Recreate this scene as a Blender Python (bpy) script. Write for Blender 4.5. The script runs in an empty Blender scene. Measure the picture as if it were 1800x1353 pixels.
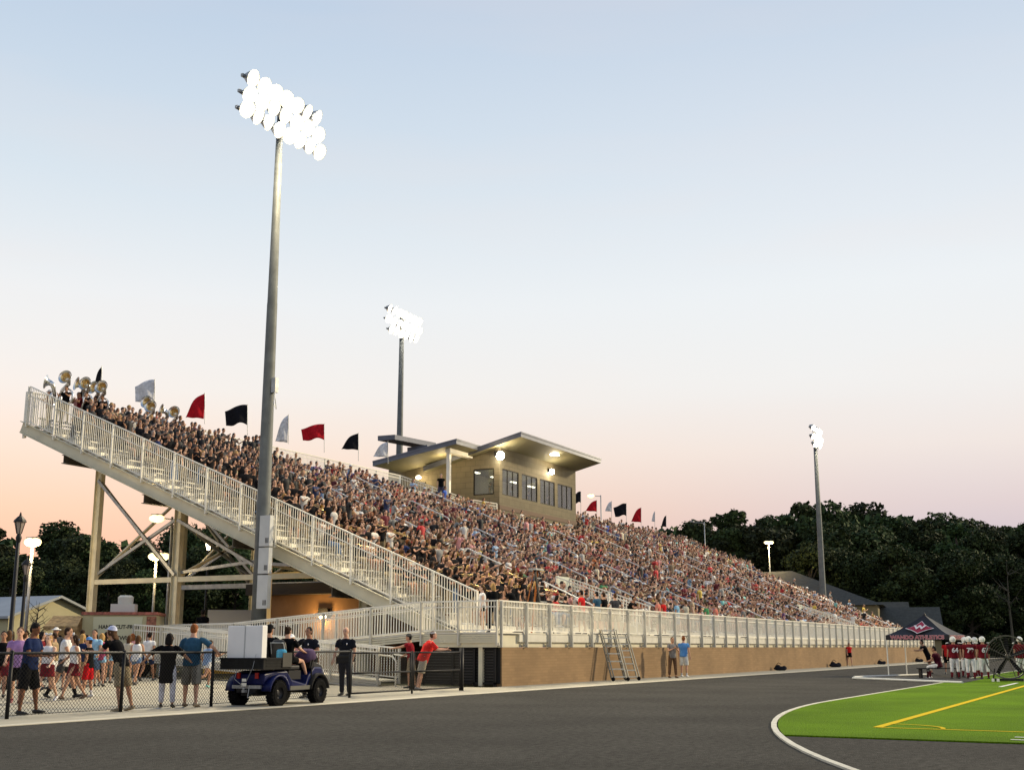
import bpy, math, random
import numpy as np
from mathutils import Vector, Matrix, noise
random.seed(7); np.random.seed(7)
C = bpy.context.scene.collection
SC = bpy.context.scene
PI = math.pi; R = math.radians

# ---------------------------------------------------------------- camera
# world axes: X runs along the grandstand (away from the viewer), Y climbs its rows, the pitch is at negative Y
CH = 1.30; FPX = 2140.0; TP = 460.5/FPX; PIT = math.atan(TP); YAW = R(27.5)
cp, sp, cy, sy = math.cos(PIT), math.sin(PIT), math.cos(YAW), math.sin(YAW)
cam = bpy.data.cameras.new('camera'); camo = bpy.data.objects.new('camera', cam); C.objects.link(camo)
cam.sensor_width = 36; cam.lens = 36*FPX/1800; cam.clip_end = 3000; cam.clip_start = 0.1
camo.location = (0, 0, CH); camo.rotation_euler = (PI/2+PIT, 0, YAW-PI/2)
SC.camera = camo
def ray(px, py):
    xc, yc = px-900, py-676.5
    f = FPX*cp+yc*sp; u = FPX*sp-yc*cp
    return f, xc, u
def gz(y, x=0):
    return min(1.1, max(0., .016*(y-22)))
def at(px, py, slope=False):
    """ground point seen at a spot of the photograph"""
    f, r, u = ray(px, py); z = 0.
    for _ in range(8):
        l = (z-CH)/u; F, Rr = f*l, r*l
        X, Y = F*cy+Rr*sy, F*sy-Rr*cy
        if not slope: break
        z = gz(Y)
    return Vector((X, Y, z))
def far(px, py, F):
    f, r, u = ray(px, py); l = F/f
    return Vector((F*cy+r*l*sy, F*sy-r*l*cy, CH+u*l))
def cdist(p): return p[0]*cy+p[1]*sy

# ---------------------------------------------------------------- world, sun, exposure
def lin(c): return tuple(((x/255)/12.92 if x/255 <= .04045 else ((x/255+.055)/1.055)**2.4) for x in c)
SUN_EL, SUN_AZ = R(24), R(-42)      # flood lighting from the far side of the pitch: direction towards the light
w = bpy.data.worlds.new('World'); SC.world = w; w.use_nodes = True
nt = w.node_tree; nt.nodes.clear()
def N(t, **k):
    n = nt.nodes.new(t)
    for a, b in k.items(): setattr(n, a, b)
    return n
out = N('ShaderNodeOutputWorld'); bg = N('ShaderNodeBackground'); nt.links.new(bg.outputs[0], out.inputs[0])
tc = N('ShaderNodeTexCoord'); sep = N('ShaderNodeSeparateXYZ'); nt.links.new(tc.outputs['Generated'], sep.inputs[0])
def ramp(stops):
    r = N('ShaderNodeValToRGB'); e = r.color_ramp.elements
    e[0].position = stops[0][0]; e[0].color = (*lin(stops[0][1]), 1)
    e[1].position = stops[-1][0]; e[1].color = (*lin(stops[-1][1]), 1)
    for p, c in stops[1:-1]:
        x = e.new(p); x.color = (*lin(c), 1)
    nt.links.new(sep.outputs['Z'], r.inputs[0]); return r
# sine of elevation -> colour; one for the sunset side, one for the side away from it
west = ramp([(0, (236, 165, 150)), (.07, (246, 192, 170)), (.105, (250, 212, 189)), (.15, (250, 229, 214)), (.20, (245, 241, 237)), (.27, (238, 242, 245)), (.37, (213, 228, 240)), (.50, (184, 205, 229)), (1, (104, 138, 188))])
east = ramp([(0, (186, 168, 184)), (.07, (208, 194, 206)), (.11, (228, 212, 213)), (.155, (243, 232, 227)), (.21, (244, 243, 242)), (.28, (240, 244, 247)), (.38, (222, 231, 241)), (.50, (197, 213, 232)), (1, (110, 142, 190))])
# azimuth mix: dot with the sunset direction
dt = N('ShaderNodeVectorMath', operation='DOT_PRODUCT'); nt.links.new(tc.outputs['Generated'], dt.inputs[0])
wa = YAW+R(24); dt.inputs[1].default_value = (math.cos(wa), math.sin(wa), 0)
mr = N('ShaderNodeMapRange', interpolation_type='SMOOTHSTEP'); nt.links.new(dt.outputs['Value'], mr.inputs['Value'])
mr.inputs['From Min'].default_value = .70; mr.inputs['From Max'].default_value = 1.0
nz = N('ShaderNodeTexNoise'); mp = N('ShaderNodeMapping'); nt.links.new(tc.outputs['Generated'], mp.inputs[0]); mp.inputs['Scale'].default_value = (2.2, 2.2, 13)
nt.links.new(mp.outputs[0], nz.inputs['Vector']); nz.inputs['Scale'].default_value = 1.3; nz.inputs['Detail'].default_value = 3
mx = N('ShaderNodeMix', data_type='RGBA'); nt.links.new(mr.outputs[0], mx.inputs[0]); nt.links.new(east.outputs[0], mx.inputs[6]); nt.links.new(west.outputs[0], mx.inputs[7])
nr = N('ShaderNodeMapRange'); nt.links.new(nz.outputs[0], nr.inputs['Value']); nr.inputs['From Min'].default_value = .5; nr.inputs['From Max'].default_value = .75; nr.inputs['To Max'].default_value = .10
cl = N('ShaderNodeMix', data_type='RGBA'); nt.links.new(nr.outputs[0], cl.inputs[0]); nt.links.new(mx.outputs[2], cl.inputs[6]); cl.inputs[7].default_value = (*lin((252, 226, 214)), 1)
sky = N('ShaderNodeTexSky', sky_type='NISHITA'); sky.sun_disc = False; sky.sun_elevation = R(1.0); sky.sun_rotation = PI/2-wa
bg2 = N('ShaderNodeBackground'); nt.links.new(sky.outputs[0], bg2.inputs[0]); bg2.inputs[1].default_value = .012
addn = N('ShaderNodeAddShader'); nt.links.new(cl.outputs[2], bg.inputs[0]); bg.inputs[1].default_value = .97
nt.links.new(bg.outputs[0], addn.inputs[0]); nt.links.new(bg2.outputs[0], addn.inputs[1]); nt.links.new(addn.outputs[0], out.inputs[0])
sl = bpy.data.lights.new('stadium_key', 'SUN'); sl.energy = 4.0; sl.angle = R(3); sl.color = (1, .82, .53)
so = bpy.data.objects.new('sun', sl); C.objects.link(so)
sd = Vector((math.cos(SUN_AZ)*math.cos(SUN_EL), math.sin(SUN_AZ)*math.cos(SUN_EL), math.sin(SUN_EL)))
so.rotation_euler = sd.to_track_quat('Z', 'Y').to_euler(); so.location = (30, -40, 30)
SC.view_settings.view_transform = 'Standard'; SC.view_settings.look = 'None'; SC.view_settings.exposure = 0; SC.view_settings.gamma = 1
SC.cycles.max_bounces = 6; SC.cycles.use_denoising = True; SC.cycles.use_light_tree = True

# ---------------------------------------------------------------- materials
MC = {}
def mat(name, col, rough=.6, metal=0, nscale=0, namp=.15, bump=0, emit=None, estr=0, bscale=None, spec=.3, mode='noise'):
    if name in MC: return MC[name]
    m = bpy.data.materials.new(name); m.use_nodes = True; t = m.node_tree; b = t.nodes['Principled BSDF']
    b.inputs['Roughness'].default_value = rough; b.inputs['Metallic'].default_value = metal; b.inputs['Specular IOR Level'].default_value = spec
    b.inputs['Base Color'].default_value = (*col, 1)
    if nscale:
        tcn = t.nodes.new('ShaderNodeTexCoord'); nn = t.nodes.new('ShaderNodeTexNoise'); nn.inputs['Scale'].default_value = nscale; nn.inputs['Detail'].default_value = 6
        t.links.new(tcn.outputs['Object'], nn.inputs['Vector'])
        mm = t.nodes.new('ShaderNodeMapRange'); t.links.new(nn.outputs[0], mm.inputs['Value']); mm.inputs['From Min'].default_value = .3; mm.inputs['From Max'].default_value = .7
        mm.inputs['To Min'].default_value = 1-namp; mm.inputs['To Max'].default_value = 1+namp
        vm = t.nodes.new('ShaderNodeVectorMath'); vm.operation = 'SCALE'; vm.inputs[0].default_value = col; t.links.new(mm.outputs[0], vm.inputs['Scale'])
        t.links.new(vm.outputs[0], b.inputs['Base Color'])
        if bump:
            bn = t.nodes.new('ShaderNodeBump'); bn.inputs['Strength'].default_value = bump; bn.inputs['Distance'].default_value = .02
            n2 = nn
            if bscale:
                n2 = t.nodes.new('ShaderNodeTexNoise'); n2.inputs['Scale'].default_value = bscale; n2.inputs['Detail'].default_value = 3; t.links.new(tcn.outputs['Object'], n2.inputs['Vector'])
            t.links.new(n2.outputs[0], bn.inputs['Height']); t.links.new(bn.outputs[0], b.inputs['Normal'])
    if emit:
        b.inputs['Emission Color'].default_value = (*emit, 1); b.inputs['Emission Strength'].default_value = estr
    MC[name] = m; return m
def objcol(name, rough=.75, namp=.18, nscale=9, sheen=0, attr=False, bump=0):
    m = bpy.data.materials.new(name); m.use_nodes = True; t = m.node_tree; b = t.nodes['Principled BSDF']; b.inputs['Roughness'].default_value = rough
    if attr:
        oi = t.nodes.new('ShaderNodeAttribute'); oi.attribute_name = 'Col'; co = oi.outputs['Color']
    else:
        oi = t.nodes.new('ShaderNodeObjectInfo'); co = oi.outputs['Color']
    tcn = t.nodes.new('ShaderNodeTexCoord'); nn = t.nodes.new('ShaderNodeTexNoise'); nn.inputs['Scale'].default_value = nscale; nn.inputs['Detail'].default_value = 4
    t.links.new(tcn.outputs['Object'], nn.inputs['Vector'])
    mm = t.nodes.new('ShaderNodeMapRange'); t.links.new(nn.outputs[0], mm.inputs['Value']); mm.inputs['From Min'].default_value = .3; mm.inputs['From Max'].default_value = .7
    mm.inputs['To Min'].default_value = 1-namp; mm.inputs['To Max'].default_value = 1+namp
    vm = t.nodes.new('ShaderNodeVectorMath'); vm.operation = 'SCALE'; t.links.new(co, vm.inputs[0]); t.links.new(mm.outputs[0], vm.inputs['Scale'])
    t.links.new(vm.outputs[0], b.inputs['Base Color'])
    if bump:
        bn = t.nodes.new('ShaderNodeBump'); bn.inputs['Strength'].default_value = bump; bn.inputs['Distance'].default_value = .02
        t.links.new(nn.outputs[0], bn.inputs['Height']); t.links.new(bn.outputs[0], b.inputs['Normal'])
    return m
SKIN = objcol('skin', .6, .08, 6); CLOTH = objcol('cloth', .9, .2, 7, bump=.6); HAIR = objcol('hair', .65, .35, 40)
for q_ in (SKIN, CLOTH, HAIR): q_.node_tree.nodes['Principled BSDF'].inputs['Specular IOR Level'].default_value = .08; PAINT = objcol('tinted', .6, .1, 4)
CROWD = objcol('crowd_colours', .75, .12, 5, attr=True)
DARKM = mat('eye_dark', (.02, .012, .01), .4); LIPM = mat('lip', (.30, .10, .08), .5)
ALU = mat('aluminium', (.60, .58, .50), .45, .35, 3, .10)
WHT = mat('white_paint', (.78, .75, .65), .45, 0, 2, .06)
CREAM = mat('cream_steel', (.58, .54, .40), .5, 0, 1.5, .08)
GALV = mat('galvanised', (.34, .35, .35), .45, .5, 5, .22)
POLE = mat('pole_steel', (.11, .12, .12), .6, .1, 2.5, .18)
BLK = mat('black_paint', (.008, .008, .009), .5, spec=.25)
BLKP = mat('black_plastic', (.012, .012, .013), .6, 0, 20, .3, spec=.12)
GAP_SHADE = mat('gap_shade', (.012, .012, .012), .8)  # near-black that paints the shade inside the louvred gate
BRASS = mat('brass', (.72, .52, .24), .3, .9)
SILV = mat('silver', (.72, .71, .68), .22, .9)
RUB = mat('rubber', (.009, .009, .009), .9, 0, 12, .3, .5, bscale=30, spec=.05)
YEL = mat('yellow_paint', (.62, .43, .0), .8, 0, 6, .1, spec=.05)
LINE = mat('white_line', (.68, .68, .62), .7, 0, 4, .12)
GLOW = mat('lamp_glow', (1, .9, .7), .5, emit=(1, .80, .48), estr=22)
GLOWW = mat('warm_glow', (1, .9, .7), .5, emit=(1, .72, .30), estr=2.8)
GLOWE = mat('lens_edge', (1, .95, .85), .5, emit=(1, .90, .66), estr=1.15)
GLOWM = mat('lens_mid', (1, .95, .85), .5, emit=(1, .92, .72), estr=4)
GLOW2 = mat('flood_glow', (1, .95, .85), .5, emit=(1, .93, .78), estr=55)

# ---------------------------------------------------------------- mesh builder
class MB:
    def __init__(s): s.v = []; s.f = []; s.m = []; s.k = 0
    def add(s, vs, fs, m=None):
        o = len(s.v); s.v += [tuple(x) for x in vs]; s.f += [tuple(i+o for i in f) for f in fs]; s.m += [s.k if m is None else m]*len(fs); return s
    def box(s, a, b, m=None):
        x0, y0, z0 = a; x1, y1, z1 = b
        return s.add([(x0,y0,z0),(x1,y0,z0),(x1,y1,z0),(x0,y1,z0),(x0,y0,z1),(x1,y0,z1),(x1,y1,z1),(x0,y1,z1)], [(0,3,2,1),(4,5,6,7),(0,1,5,4),(1,2,6,5),(2,3,7,6),(3,0,4,7)], m)
    def bar(s, a, b, wd, h, up=(0,0,1), m=None):
        a, b = Vector(a), Vector(b); d = (b-a)
        if d.length < 1e-6: return s
        d.normalize(); up = Vector(up)
        if abs(d.dot(up)) > .99: up = Vector((1,0,0)) if abs(d.x) < .9 else Vector((0,1,0))
        sd_ = d.cross(up).normalized(); u = sd_.cross(d)
        vs = []
        for p in (a, b):
            for i, j in ((-1,-1),(1,-1),(1,1),(-1,1)): vs.append(p+sd_*(i*wd/2)+u*(j*h/2))
        return s.add(vs, [(0,1,2,3),(7,6,5,4),(0,4,5,1),(1,5,6,2),(2,6,7,3),(3,7,4,0)], m)
    def tube(s, pts, rad, n=8, side=None, m=None, cap=True):
        """pts: centres; rad: number, or list of numbers or (a,b); rings follow the path"""
        pts = [Vector(p) for p in pts]; L = len(pts)
        if not isinstance(rad, (list, tuple)): rad = [rad]*L
        rad = [(r, r) if not isinstance(r, (list, tuple)) else r for r in rad]
        sdv = Vector(side) if side is not None else None; vs = []; prev = None
        for i, p in enumerate(pts):
            d = (pts[min(i+1, L-1)]-pts[max(i-1, 0)]); d = d.normalized() if d.length > 1e-9 else Vector((0,0,1))
            h = sdv if sdv is not None else (prev if prev is not None else (Vector((1,0,0)) if abs(d.x) < .8 else Vector((0,1,0))))
            a = h-d*h.dot(d)
            if a.length < 1e-4: a = Vector((0,1,0))-d*d.y
            a.normalize(); b = d.cross(a); prev = a
            for k in range(n):
                t = 2*PI*k/n; vs.append(p+a*(math.cos(t)*rad[i][0])+b*(math.sin(t)*rad[i][1]))
        fs = []
        for i in range(L-1):
            for k in range(n):
                k2 = (k+1) % n; fs.append((i*n+k, i*n+k2, (i+1)*n+k2, (i+1)*n+k))
        if cap:
            fs.append(tuple(range(n-1, -1, -1))); fs.append(tuple((L-1)*n+k for k in range(n)))
        return s.add(vs, fs, m)
    def ell(s, c, rx, ry, rz, n=10, k=6, M=None, m=None, zmin=-1, zmax=1):
        c = Vector(c); M = M or Matrix.Identity(3); vs = []; fs = []
        for i in range(k+1):
            q = -PI/2+PI*i/k; zz = max(zmin, min(zmax, math.sin(q))); rr = math.sqrt(max(0, 1-zz*zz)) or .001
            for j in range(n):
                t = 2*PI*j/n; vs.append(c+M@Vector((rx*rr*math.cos(t), ry*rr*math.sin(t), rz*zz)))
        for i in range(k):
            for j in range(n):
                j2 = (j+1) % n; fs.append((i*n+j, i*n+j2, (i+1)*n+j2, (i+1)*n+j))
        fs.append(tuple(range(n-1, -1, -1))); fs.append(tuple(k*n+j for j in range(n)))
        return s.add(vs, fs, m)
    def lathe(s, prof, n=16, c=(0,0,0), M=None, m=None):
        c = Vector(c); M = M or Matrix.Identity(3); vs = []; fs = []
        for r_, z_ in prof:
            for j in range(n):
                t = 2*PI*j/n; vs.append(c+M@Vector((r_*math.cos(t), r_*math.sin(t), z_)))
        for i in range(len(prof)-1):
            for j in range(n):
                j2 = (j+1) % n; fs.append((i*n+j, i*n+j2, (i+1)*n+j2, (i+1)*n+j))
        return s.add(vs, fs, m)
    def prism(s, poly, z0, z1, m=None):
        n = len(poly); vs = [(x, y, z0) for x, y in poly]+[(x, y, z1) for x, y in poly]
        return s.add(vs, [tuple(range(n-1, -1, -1)), tuple(range(n, 2*n))]+[(i, (i+1) % n, n+(i+1) % n, n+i) for i in range(n)], m)
    def mesh(s, name, mats):
        me = bpy.data.meshes.new(name); me.from_pydata(s.v, [], s.f)
        for x in (mats if isinstance(mats, (list, tuple)) else [mats]): me.materials.append(x)
        if any(s.m): me.polygons.foreach_set('material_index', s.m)
        me.update(); return me
    def build(s, name, mats, parent=None, origin=None, smooth=False, auto=False, cols=None):
        """world coordinates in; the object's origin goes to origin (a child takes its parent's frame)"""
        if parent is not None and origin is None:
            o3 = wloc(parent); s.v = [(x-o3[0], y-o3[1], z-o3[2]) for x, y, z in s.v]
        elif origin is not None and parent is None:
            s.v = [(x-origin[0], y-origin[1], z-origin[2]) for x, y, z in s.v]
        elif parent is None:
            a = np.array(s.v); c = (a.min(0)+a.max(0))/2; origin = (float(c[0]), float(c[1]), float(a[:,2].min()))
            s.v = [(x-origin[0], y-origin[1], z-origin[2]) for x, y, z in s.v]
        me = s.mesh(name, mats)
        if smooth: me.polygons.foreach_set('use_smooth', [True]*len(me.polygons))
        ob = bpy.data.objects.new(name, me); C.objects.link(ob)
        if parent is not None: ob.parent = parent
        else: ob.location = origin
        return ob
def wloc(o):
    v = Vector(o.location)
    while o.parent: o = o.parent; v += o.location
    return v
def tag(o, label=None, cat=None, group=None, kind=None):
    if label:
        o['label'] = label
        if len(label.split()) > 16: print('LONG', len(label.split()), label)
    if cat: o['category'] = cat
    if group: o['group'] = group
    if kind: o['kind'] = kind
    return o
def thing(name, loc, label, cat, group=None, rz=0):
    o = bpy.data.objects.new(name, None); o.empty_display_size = .3; C.objects.link(o); o.location = loc; o.rotation_euler = (0,0,rz)
    return tag(o, label, cat, group)
def local(mb, name, mats, parent, smooth=False):
    """child mesh given in its parent's own frame"""
    me = mb.mesh(name, mats)
    if smooth: me.polygons.foreach_set('use_smooth', [True]*len(me.polygons))
    ob = bpy.data.objects.new(name, me); C.objects.link(ob); ob.parent = parent; return ob
def dup(root, loc, rz, label=None, group=None, parent=None):
    r = root.copy(); C.objects.link(r)
    if parent is None:
        r.location = loc; r.rotation_euler = (0,0,rz)
        if label: r['label'] = label
        if group: r['group'] = group
    else: r.parent = parent
    for ch in root.children: dup(ch, None, 0, parent=r)
    return r
# ================================================================ ground, track, pitch
def surf(name, pts, m, z=None, kind='structure'):
    mb = MB(); mb.add([(p[0], p[1], p[2] if len(p) > 2 else z) for p in pts], [tuple(range(len(pts)))])
    o = mb.build(name, m, origin=(0,0,0)); tag(o, kind=kind); return o
GRASSY = mat('dry_ground', (.035, .04, .022), .95, 0, .25, .35, .3, bscale=4)
mb = MB(); ys = [-600, -120, -40, 19, 22, 60, 90.8, 200, 900]; vs = []; fs = []
for i, y in enumerate(ys):
    for x in (-500, 1200): vs.append((x, y, gz(y)-.05))
for i in range(len(ys)-1): fs.append((2*i, 2*i+1, 2*i+3, 2*i+2))
tag(mb.add(vs, fs).build('ground', GRASSY, origin=(0,0,0)), kind='structure')
def asphalt():
    m = mat('asphalt', (.038, .036, .031), .95, 0, .35, .22, spec=.12); t = m.node_tree; b = t.nodes['Principled BSDF']
    tcn = t.nodes.new('ShaderNodeTexCoord'); v = t.nodes.new('ShaderNodeTexVoronoi'); v.inputs['Scale'].default_value = 55; t.links.new(tcn.outputs['Object'], v.inputs['Vector'])
    n3 = t.nodes.new('ShaderNodeTexNoise'); n3.inputs['Scale'].default_value = 9; n3.inputs['Detail'].default_value = 9; n3.inputs['Roughness'].default_value = .75; t.links.new(tcn.outputs['Object'], n3.inputs['Vector'])
    mr_ = t.nodes.new('ShaderNodeMapRange'); t.links.new(n3.outputs[0], mr_.inputs['Value']); mr_.inputs['From Min'].default_value = .35; mr_.inputs['From Max'].default_value = .65; mr_.inputs['To Min'].default_value = .45; mr_.inputs['To Max'].default_value = 1.6
    sc = t.nodes.new('ShaderNodeVectorMath'); sc.operation = 'SCALE'; src = b.inputs['Base Color'].links[0].from_socket
    t.links.new(src, sc.inputs[0]); t.links.new(mr_.outputs[0], sc.inputs['Scale']); t.links.new(sc.outputs[0], b.inputs['Base Color'])
    bn = t.nodes.new('ShaderNodeBump'); bn.inputs['Strength'].default_value = .8; bn.inputs['Distance'].default_value = .01; t.links.new(v.outputs[0], bn.inputs['Height']); t.links.new(bn.outputs[0], b.inputs['Normal'])
    return m
ASPH = asphalt()
surf('track', [(-60, -62), (190, -62), (190, 17.35), (-60, 17.35)], ASPH, 0)
def concrete(name, col, joint=3.0, amp=.14):
    m = mat(name, col, .85, 0, .9, amp, .25, bscale=30); t = m.node_tree; b = t.nodes['Principled BSDF']
    tcn = t.nodes.new('ShaderNodeTexCoord'); br = t.nodes.new('ShaderNodeTexBrick'); t.links.new(tcn.outputs['Object'], br.inputs['Vector'])
    br.inputs['Scale'].default_value = 1; br.inputs['Brick Width'].default_value = joint; br.inputs['Row Height'].default_value = joint; br.inputs['Mortar Size'].default_value = .012; br.offset = 0
    br.inputs['Color1'].default_value = (1,1,1,1); br.inputs['Color2'].default_value = (.93,.93,.93,1); br.inputs['Mortar'].default_value = (.55,.55,.55,1)
    mm = t.nodes.new('ShaderNodeVectorMath'); mm.operation = 'MULTIPLY'; src = b.inputs['Base Color'].links[0].from_socket
    t.links.new(src, mm.inputs[0]); t.links.new(br.outputs[0], mm.inputs[1]); t.links.new(mm.outputs[0], b.inputs['Base Color']); return m
CONC = concrete('concrete', (.34, .315, .25)); CONC2 = concrete('kerb_concrete', (.50, .47, .38), 6)
# concrete apron beside the track, running on behind the fence as the concourse
mb = MB(); vs = []; fs = []; ys = [17.6, 19.3, 22, 30, 46, 78]
for y in ys:
    for x in (-60, 36.5): vs.append((x, y, gz(y)))
for i in range(len(ys)-1): fs.append((2*i, 2*i+1, 2*i+3, 2*i+2))
tag(mb.add(vs, fs).build('concourse', CONC, origin=(0,0,0)), kind='structure')
mb = MB(); mb.box((-60, 17.35, -.1), (190, 17.62, .012)); tag(mb.build('track_kerb', CONC2, origin=(0,0,0)), kind='structure')
mb = MB(); mb.add([(36.52,17.62,.004),(190,17.62,.004),(190,19.8,.004),(36.52,19.8,.004)], [(0,1,2,3)]); tag(mb.build('apron_path', concrete('apron_concrete', (.33,.31,.25), 1.6), origin=(0,0,0)), kind='structure')
# pitch
cx_, cy_, RR = 31.0, 7.3-36.8, 36.8
def arc(r, x0, n=40):
    """points of the D from straight part down to angle"""
    pts = []
    for i in range(n+1):
        a = PI/2+(PI*.62)*i/n; pts.append((cx_+r*math.cos(a), cy_+r*math.sin(a)))
    return pts
TURF = mat('turf', (.098, .185, .005), .95, 0, .4, .22, spec=.05)
t = TURF.node_tree; b = t.nodes['Principled BSDF']; tcn = t.nodes.new('ShaderNodeTexCoord'); n3 = t.nodes.new('ShaderNodeTexNoise'); n3.inputs['Scale'].default_value = 45; n3.inputs['Detail'].default_value = 6
mpn = t.nodes.new('ShaderNodeMapping'); mpn.inputs['Scale'].default_value = (.4, 1, 1); t.links.new(tcn.outputs['Object'], mpn.inputs[0]); t.links.new(mpn.outputs[0], n3.inputs['Vector'])
m3 = t.nodes.new('ShaderNodeMapRange'); t.links.new(n3.outputs[0], m3.inputs['Value']); m3.inputs['From Min'].default_value = .3; m3.inputs['From Max'].default_value = .7; m3.inputs['To Min'].default_value = .6; m3.inputs['To Max'].default_value = 1.4
scn = t.nodes.new('ShaderNodeVectorMath'); scn.operation = 'SCALE'; src = b.inputs['Base Color'].links[0].from_socket; t.links.new(src, scn.inputs[0]); t.links.new(m3.outputs[0], scn.inputs['Scale']); t.links.new(scn.outputs[0], b.inputs['Base Color'])
bn = t.nodes.new('ShaderNodeBump'); bn.inputs['Strength'].default_value = 1; bn.inputs['Distance'].default_value = .03; t.links.new(n3.outputs[0], bn.inputs['Height']); t.links.new(bn.outputs[0], b.inputs['Normal'])
xe = 18.7
poly = [(170, 7.25), (31, 7.25)]
a_end = math.acos((xe-cx_)/36.75)
for i in range(1, 25):
    a = PI/2+(a_end-PI/2)*i/24; poly.append((cx_+36.75*math.cos(a), cy_+36.75*math.sin(a)))
poly += [(xe-1.3, -55), (170, -55)]
mb = MB(); n_ = len(poly); mb.add([(x, y, .022) for x, y in poly]+[(x, y, -.01) for x, y in poly], [tuple(range(n_))]+[(i, n_+i, n_+(i+1) % n_, (i+1) % n_) for i in range(n_)])
tag(mb.build('turf_field', TURF, origin=(0,0,0)), kind='structure')
def strip(name, pts, wd, z, m=LINE, label=None):
    mb = MB(); L = len(pts); vs = []
    for i in range(L):
        a = Vector((*pts[max(i-1,0)], 0)); c = Vector((*pts[min(i+1,L-1)], 0)); d = (c-a).normalized(); nn = Vector((-d.y, d.x, 0))
        p = Vector((*pts[i], z)); vs += [p-nn*wd/2, p+nn*wd/2]
    mb.add(vs, [(2*i+1, 2*i, 2*i+2, 2*i+3) for i in range(L-1)]); o = mb.build(name, m, origin=(0,0,0)); tag(o, kind='structure'); return o
pts = [(175, 7.32), (100, 7.32), (31, 7.32)]+[(cx_+36.82*math.cos(PI/2+PI*.62*i/60), cy_+36.82*math.sin(PI/2+PI*.62*i/60)) for i in range(1, 61)]
mb = MB(); vs = []; fs = []
for i, p in enumerate(pts):
    a = Vector((*pts[max(i-1,0)], 0)); c = Vector((*pts[min(i+1,len(pts)-1)], 0)); d = (c-a).normalized(); nn = Vector((-d.y, d.x, 0)); P = Vector((*p, 0))
    vs += [P-nn*.045+Vector((0,0,-.02)), P-nn*.045+Vector((0,0,.024)), P+nn*.045+Vector((0,0,.024)), P+nn*.045+Vector((0,0,-.02))]
for i in range(len(pts)-1):
    for k in range(3): fs.append((4*i+k, 4*i+k+1, 4*i+5+k, 4*i+4+k))
tag(mb.add(vs, fs).build('track_edge_line', mat('kerb_white', (.50,.48,.40), .7, 0, 5, .15), origin=(0,0,0)), kind='structure')
strip('sideline', [(21.0, 4.22), (170, 4.05)], .15, .028, YEL)
strip('goal_line', [(21.0, 4.2), (19.0, -40)], .09, .028, YEL)
strip('corner_arc', [(21.0+1.0*math.cos(a), 4.2+1.0*math.sin(a)) for a in [-PI/2+PI/2*i/10 for i in range(11)]], .07, .032, YEL)
for (x0,y0),(x1,y1) in (((19.1,2.0),(18.9,.4)), ((19.65,2.0),(19.63,1.75)), ((20.2,1.9),(20.1,.4))): strip('field_mark', [(x0,y0),(x1,y1)], .09, .030)
a, c = at(1758, 1208), at(1788, 1201); strip('field_mark', [(a.x, a.y), (c.x, c.y)], .13, .030)
# dark crossing mats on the track under the tent, edged by two pale hoses
a, c = at(1500, 1193), at(1692, 1201); d = at(1640, 1187); e = at(1740, 1194)
mb = MB(); q = [(a.x, a.y), (c.x, c.y), (c.x+7.5, c.y+.1), (a.x+5.5, a.y+.6)]
mb.prism(q, .004, .03); tag(mb.build('crossing_mat', mat('mat_rubber', (.02,.02,.019), .9, 0, 6, .2), origin=(0,0,0)), 'flat black rubber mat laid over the track under the canopy tent', 'mat')
ROPE = mat('hose_white', (.6,.6,.55), .6)
h1 = MB(); h1.tube([(a.x-.1, a.y, .05), ((a.x+c.x)/2, (a.y+c.y)/2-.05, .045), (c.x, c.y, .045)], .045, 8); tag(h1.build('hose', ROPE), 'white pipe edging the black mat on its near side, crossing to the turf', 'pipe')
h2 = MB(); h2.tube([(a.x+1.8, a.y+.35, .05), (a.x+9, a.y-1.5, .045)], .04, 8); tag(h2.build('hose', ROPE), 'white pipe lying under the tent on the far side of the black mat', 'pipe')

# ================================================================ grandstand
SE, SF = 38.9, 128.0           # near and far ends
T0, DT, Z0, DZ, NR = 22.4, .82, 2.1, .34, 28
def dz(y): return Z0+(y-T0)*DZ/DT
WT = 19.8; DK = 1.8
gs = thing('grandstand', (SE, WT, 0), 'long aluminium grandstand packed with spectators on steel columns', 'grandstand')
for i in range(NR):
    y = T0+DT*i; z = Z0+DZ*i
    mb = MB(); mb.box((SE+.05, y, z-.04), (SF, y+.27, z)); mb.box((SE+.05, y+.275, z-.04), (SF, y+.55, z)); mb.box((SE+.05, y+.555, z-.04), (SF, y+DT, z))
    mb.box((SE+.05, y-.012, z-DZ+.01), (SF, y-.002, z-.045))          # riser
    mb.build('tread', ALU, gs)
    mb = MB(); mb.box((SE+.3, y+.50, z+.40), (SF-.3, y+.75, z+.44))
    x = SE+.5
    while x < SF-.4: mb.box((x, y+.54, z), (x+.05, y+.7, z+.40)); x += 1.8
    # half step beside the near railing
    mb.build('bench', ALU, gs)
mb = MB()
for i in range(NR-1):
    y = T0+DT*i; z = Z0+DZ*i; mb.box((SE+.08, y+.42, z+.003), (SE+.98, y+.80, z+.17))
mb.bar((SE+.15, T0+.6, Z0+.05), (SE+.15, y+.6, z+.05), .05, .12); mb.bar((SE+.9, T0+.6, Z0+.05), (SE+.9, y+.6, z+.05), .05, .12)
mb.build('stair', ALU, gs)
mb = MB(); mb.box((SE-.3, WT+.02, DK-.05), (SF, T0-.02, DK)); mb.box((SE-.3, WT+.0, DK-.32), (SF, WT+.12, DK-.06)); mb.build('walkway', ALU, gs)
mb = MB(); mb.box((37.15, WT+.10, 1.30), (SF, WT+.30, 1.72)); mb.build('fascia', CREAM, gs)
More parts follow.
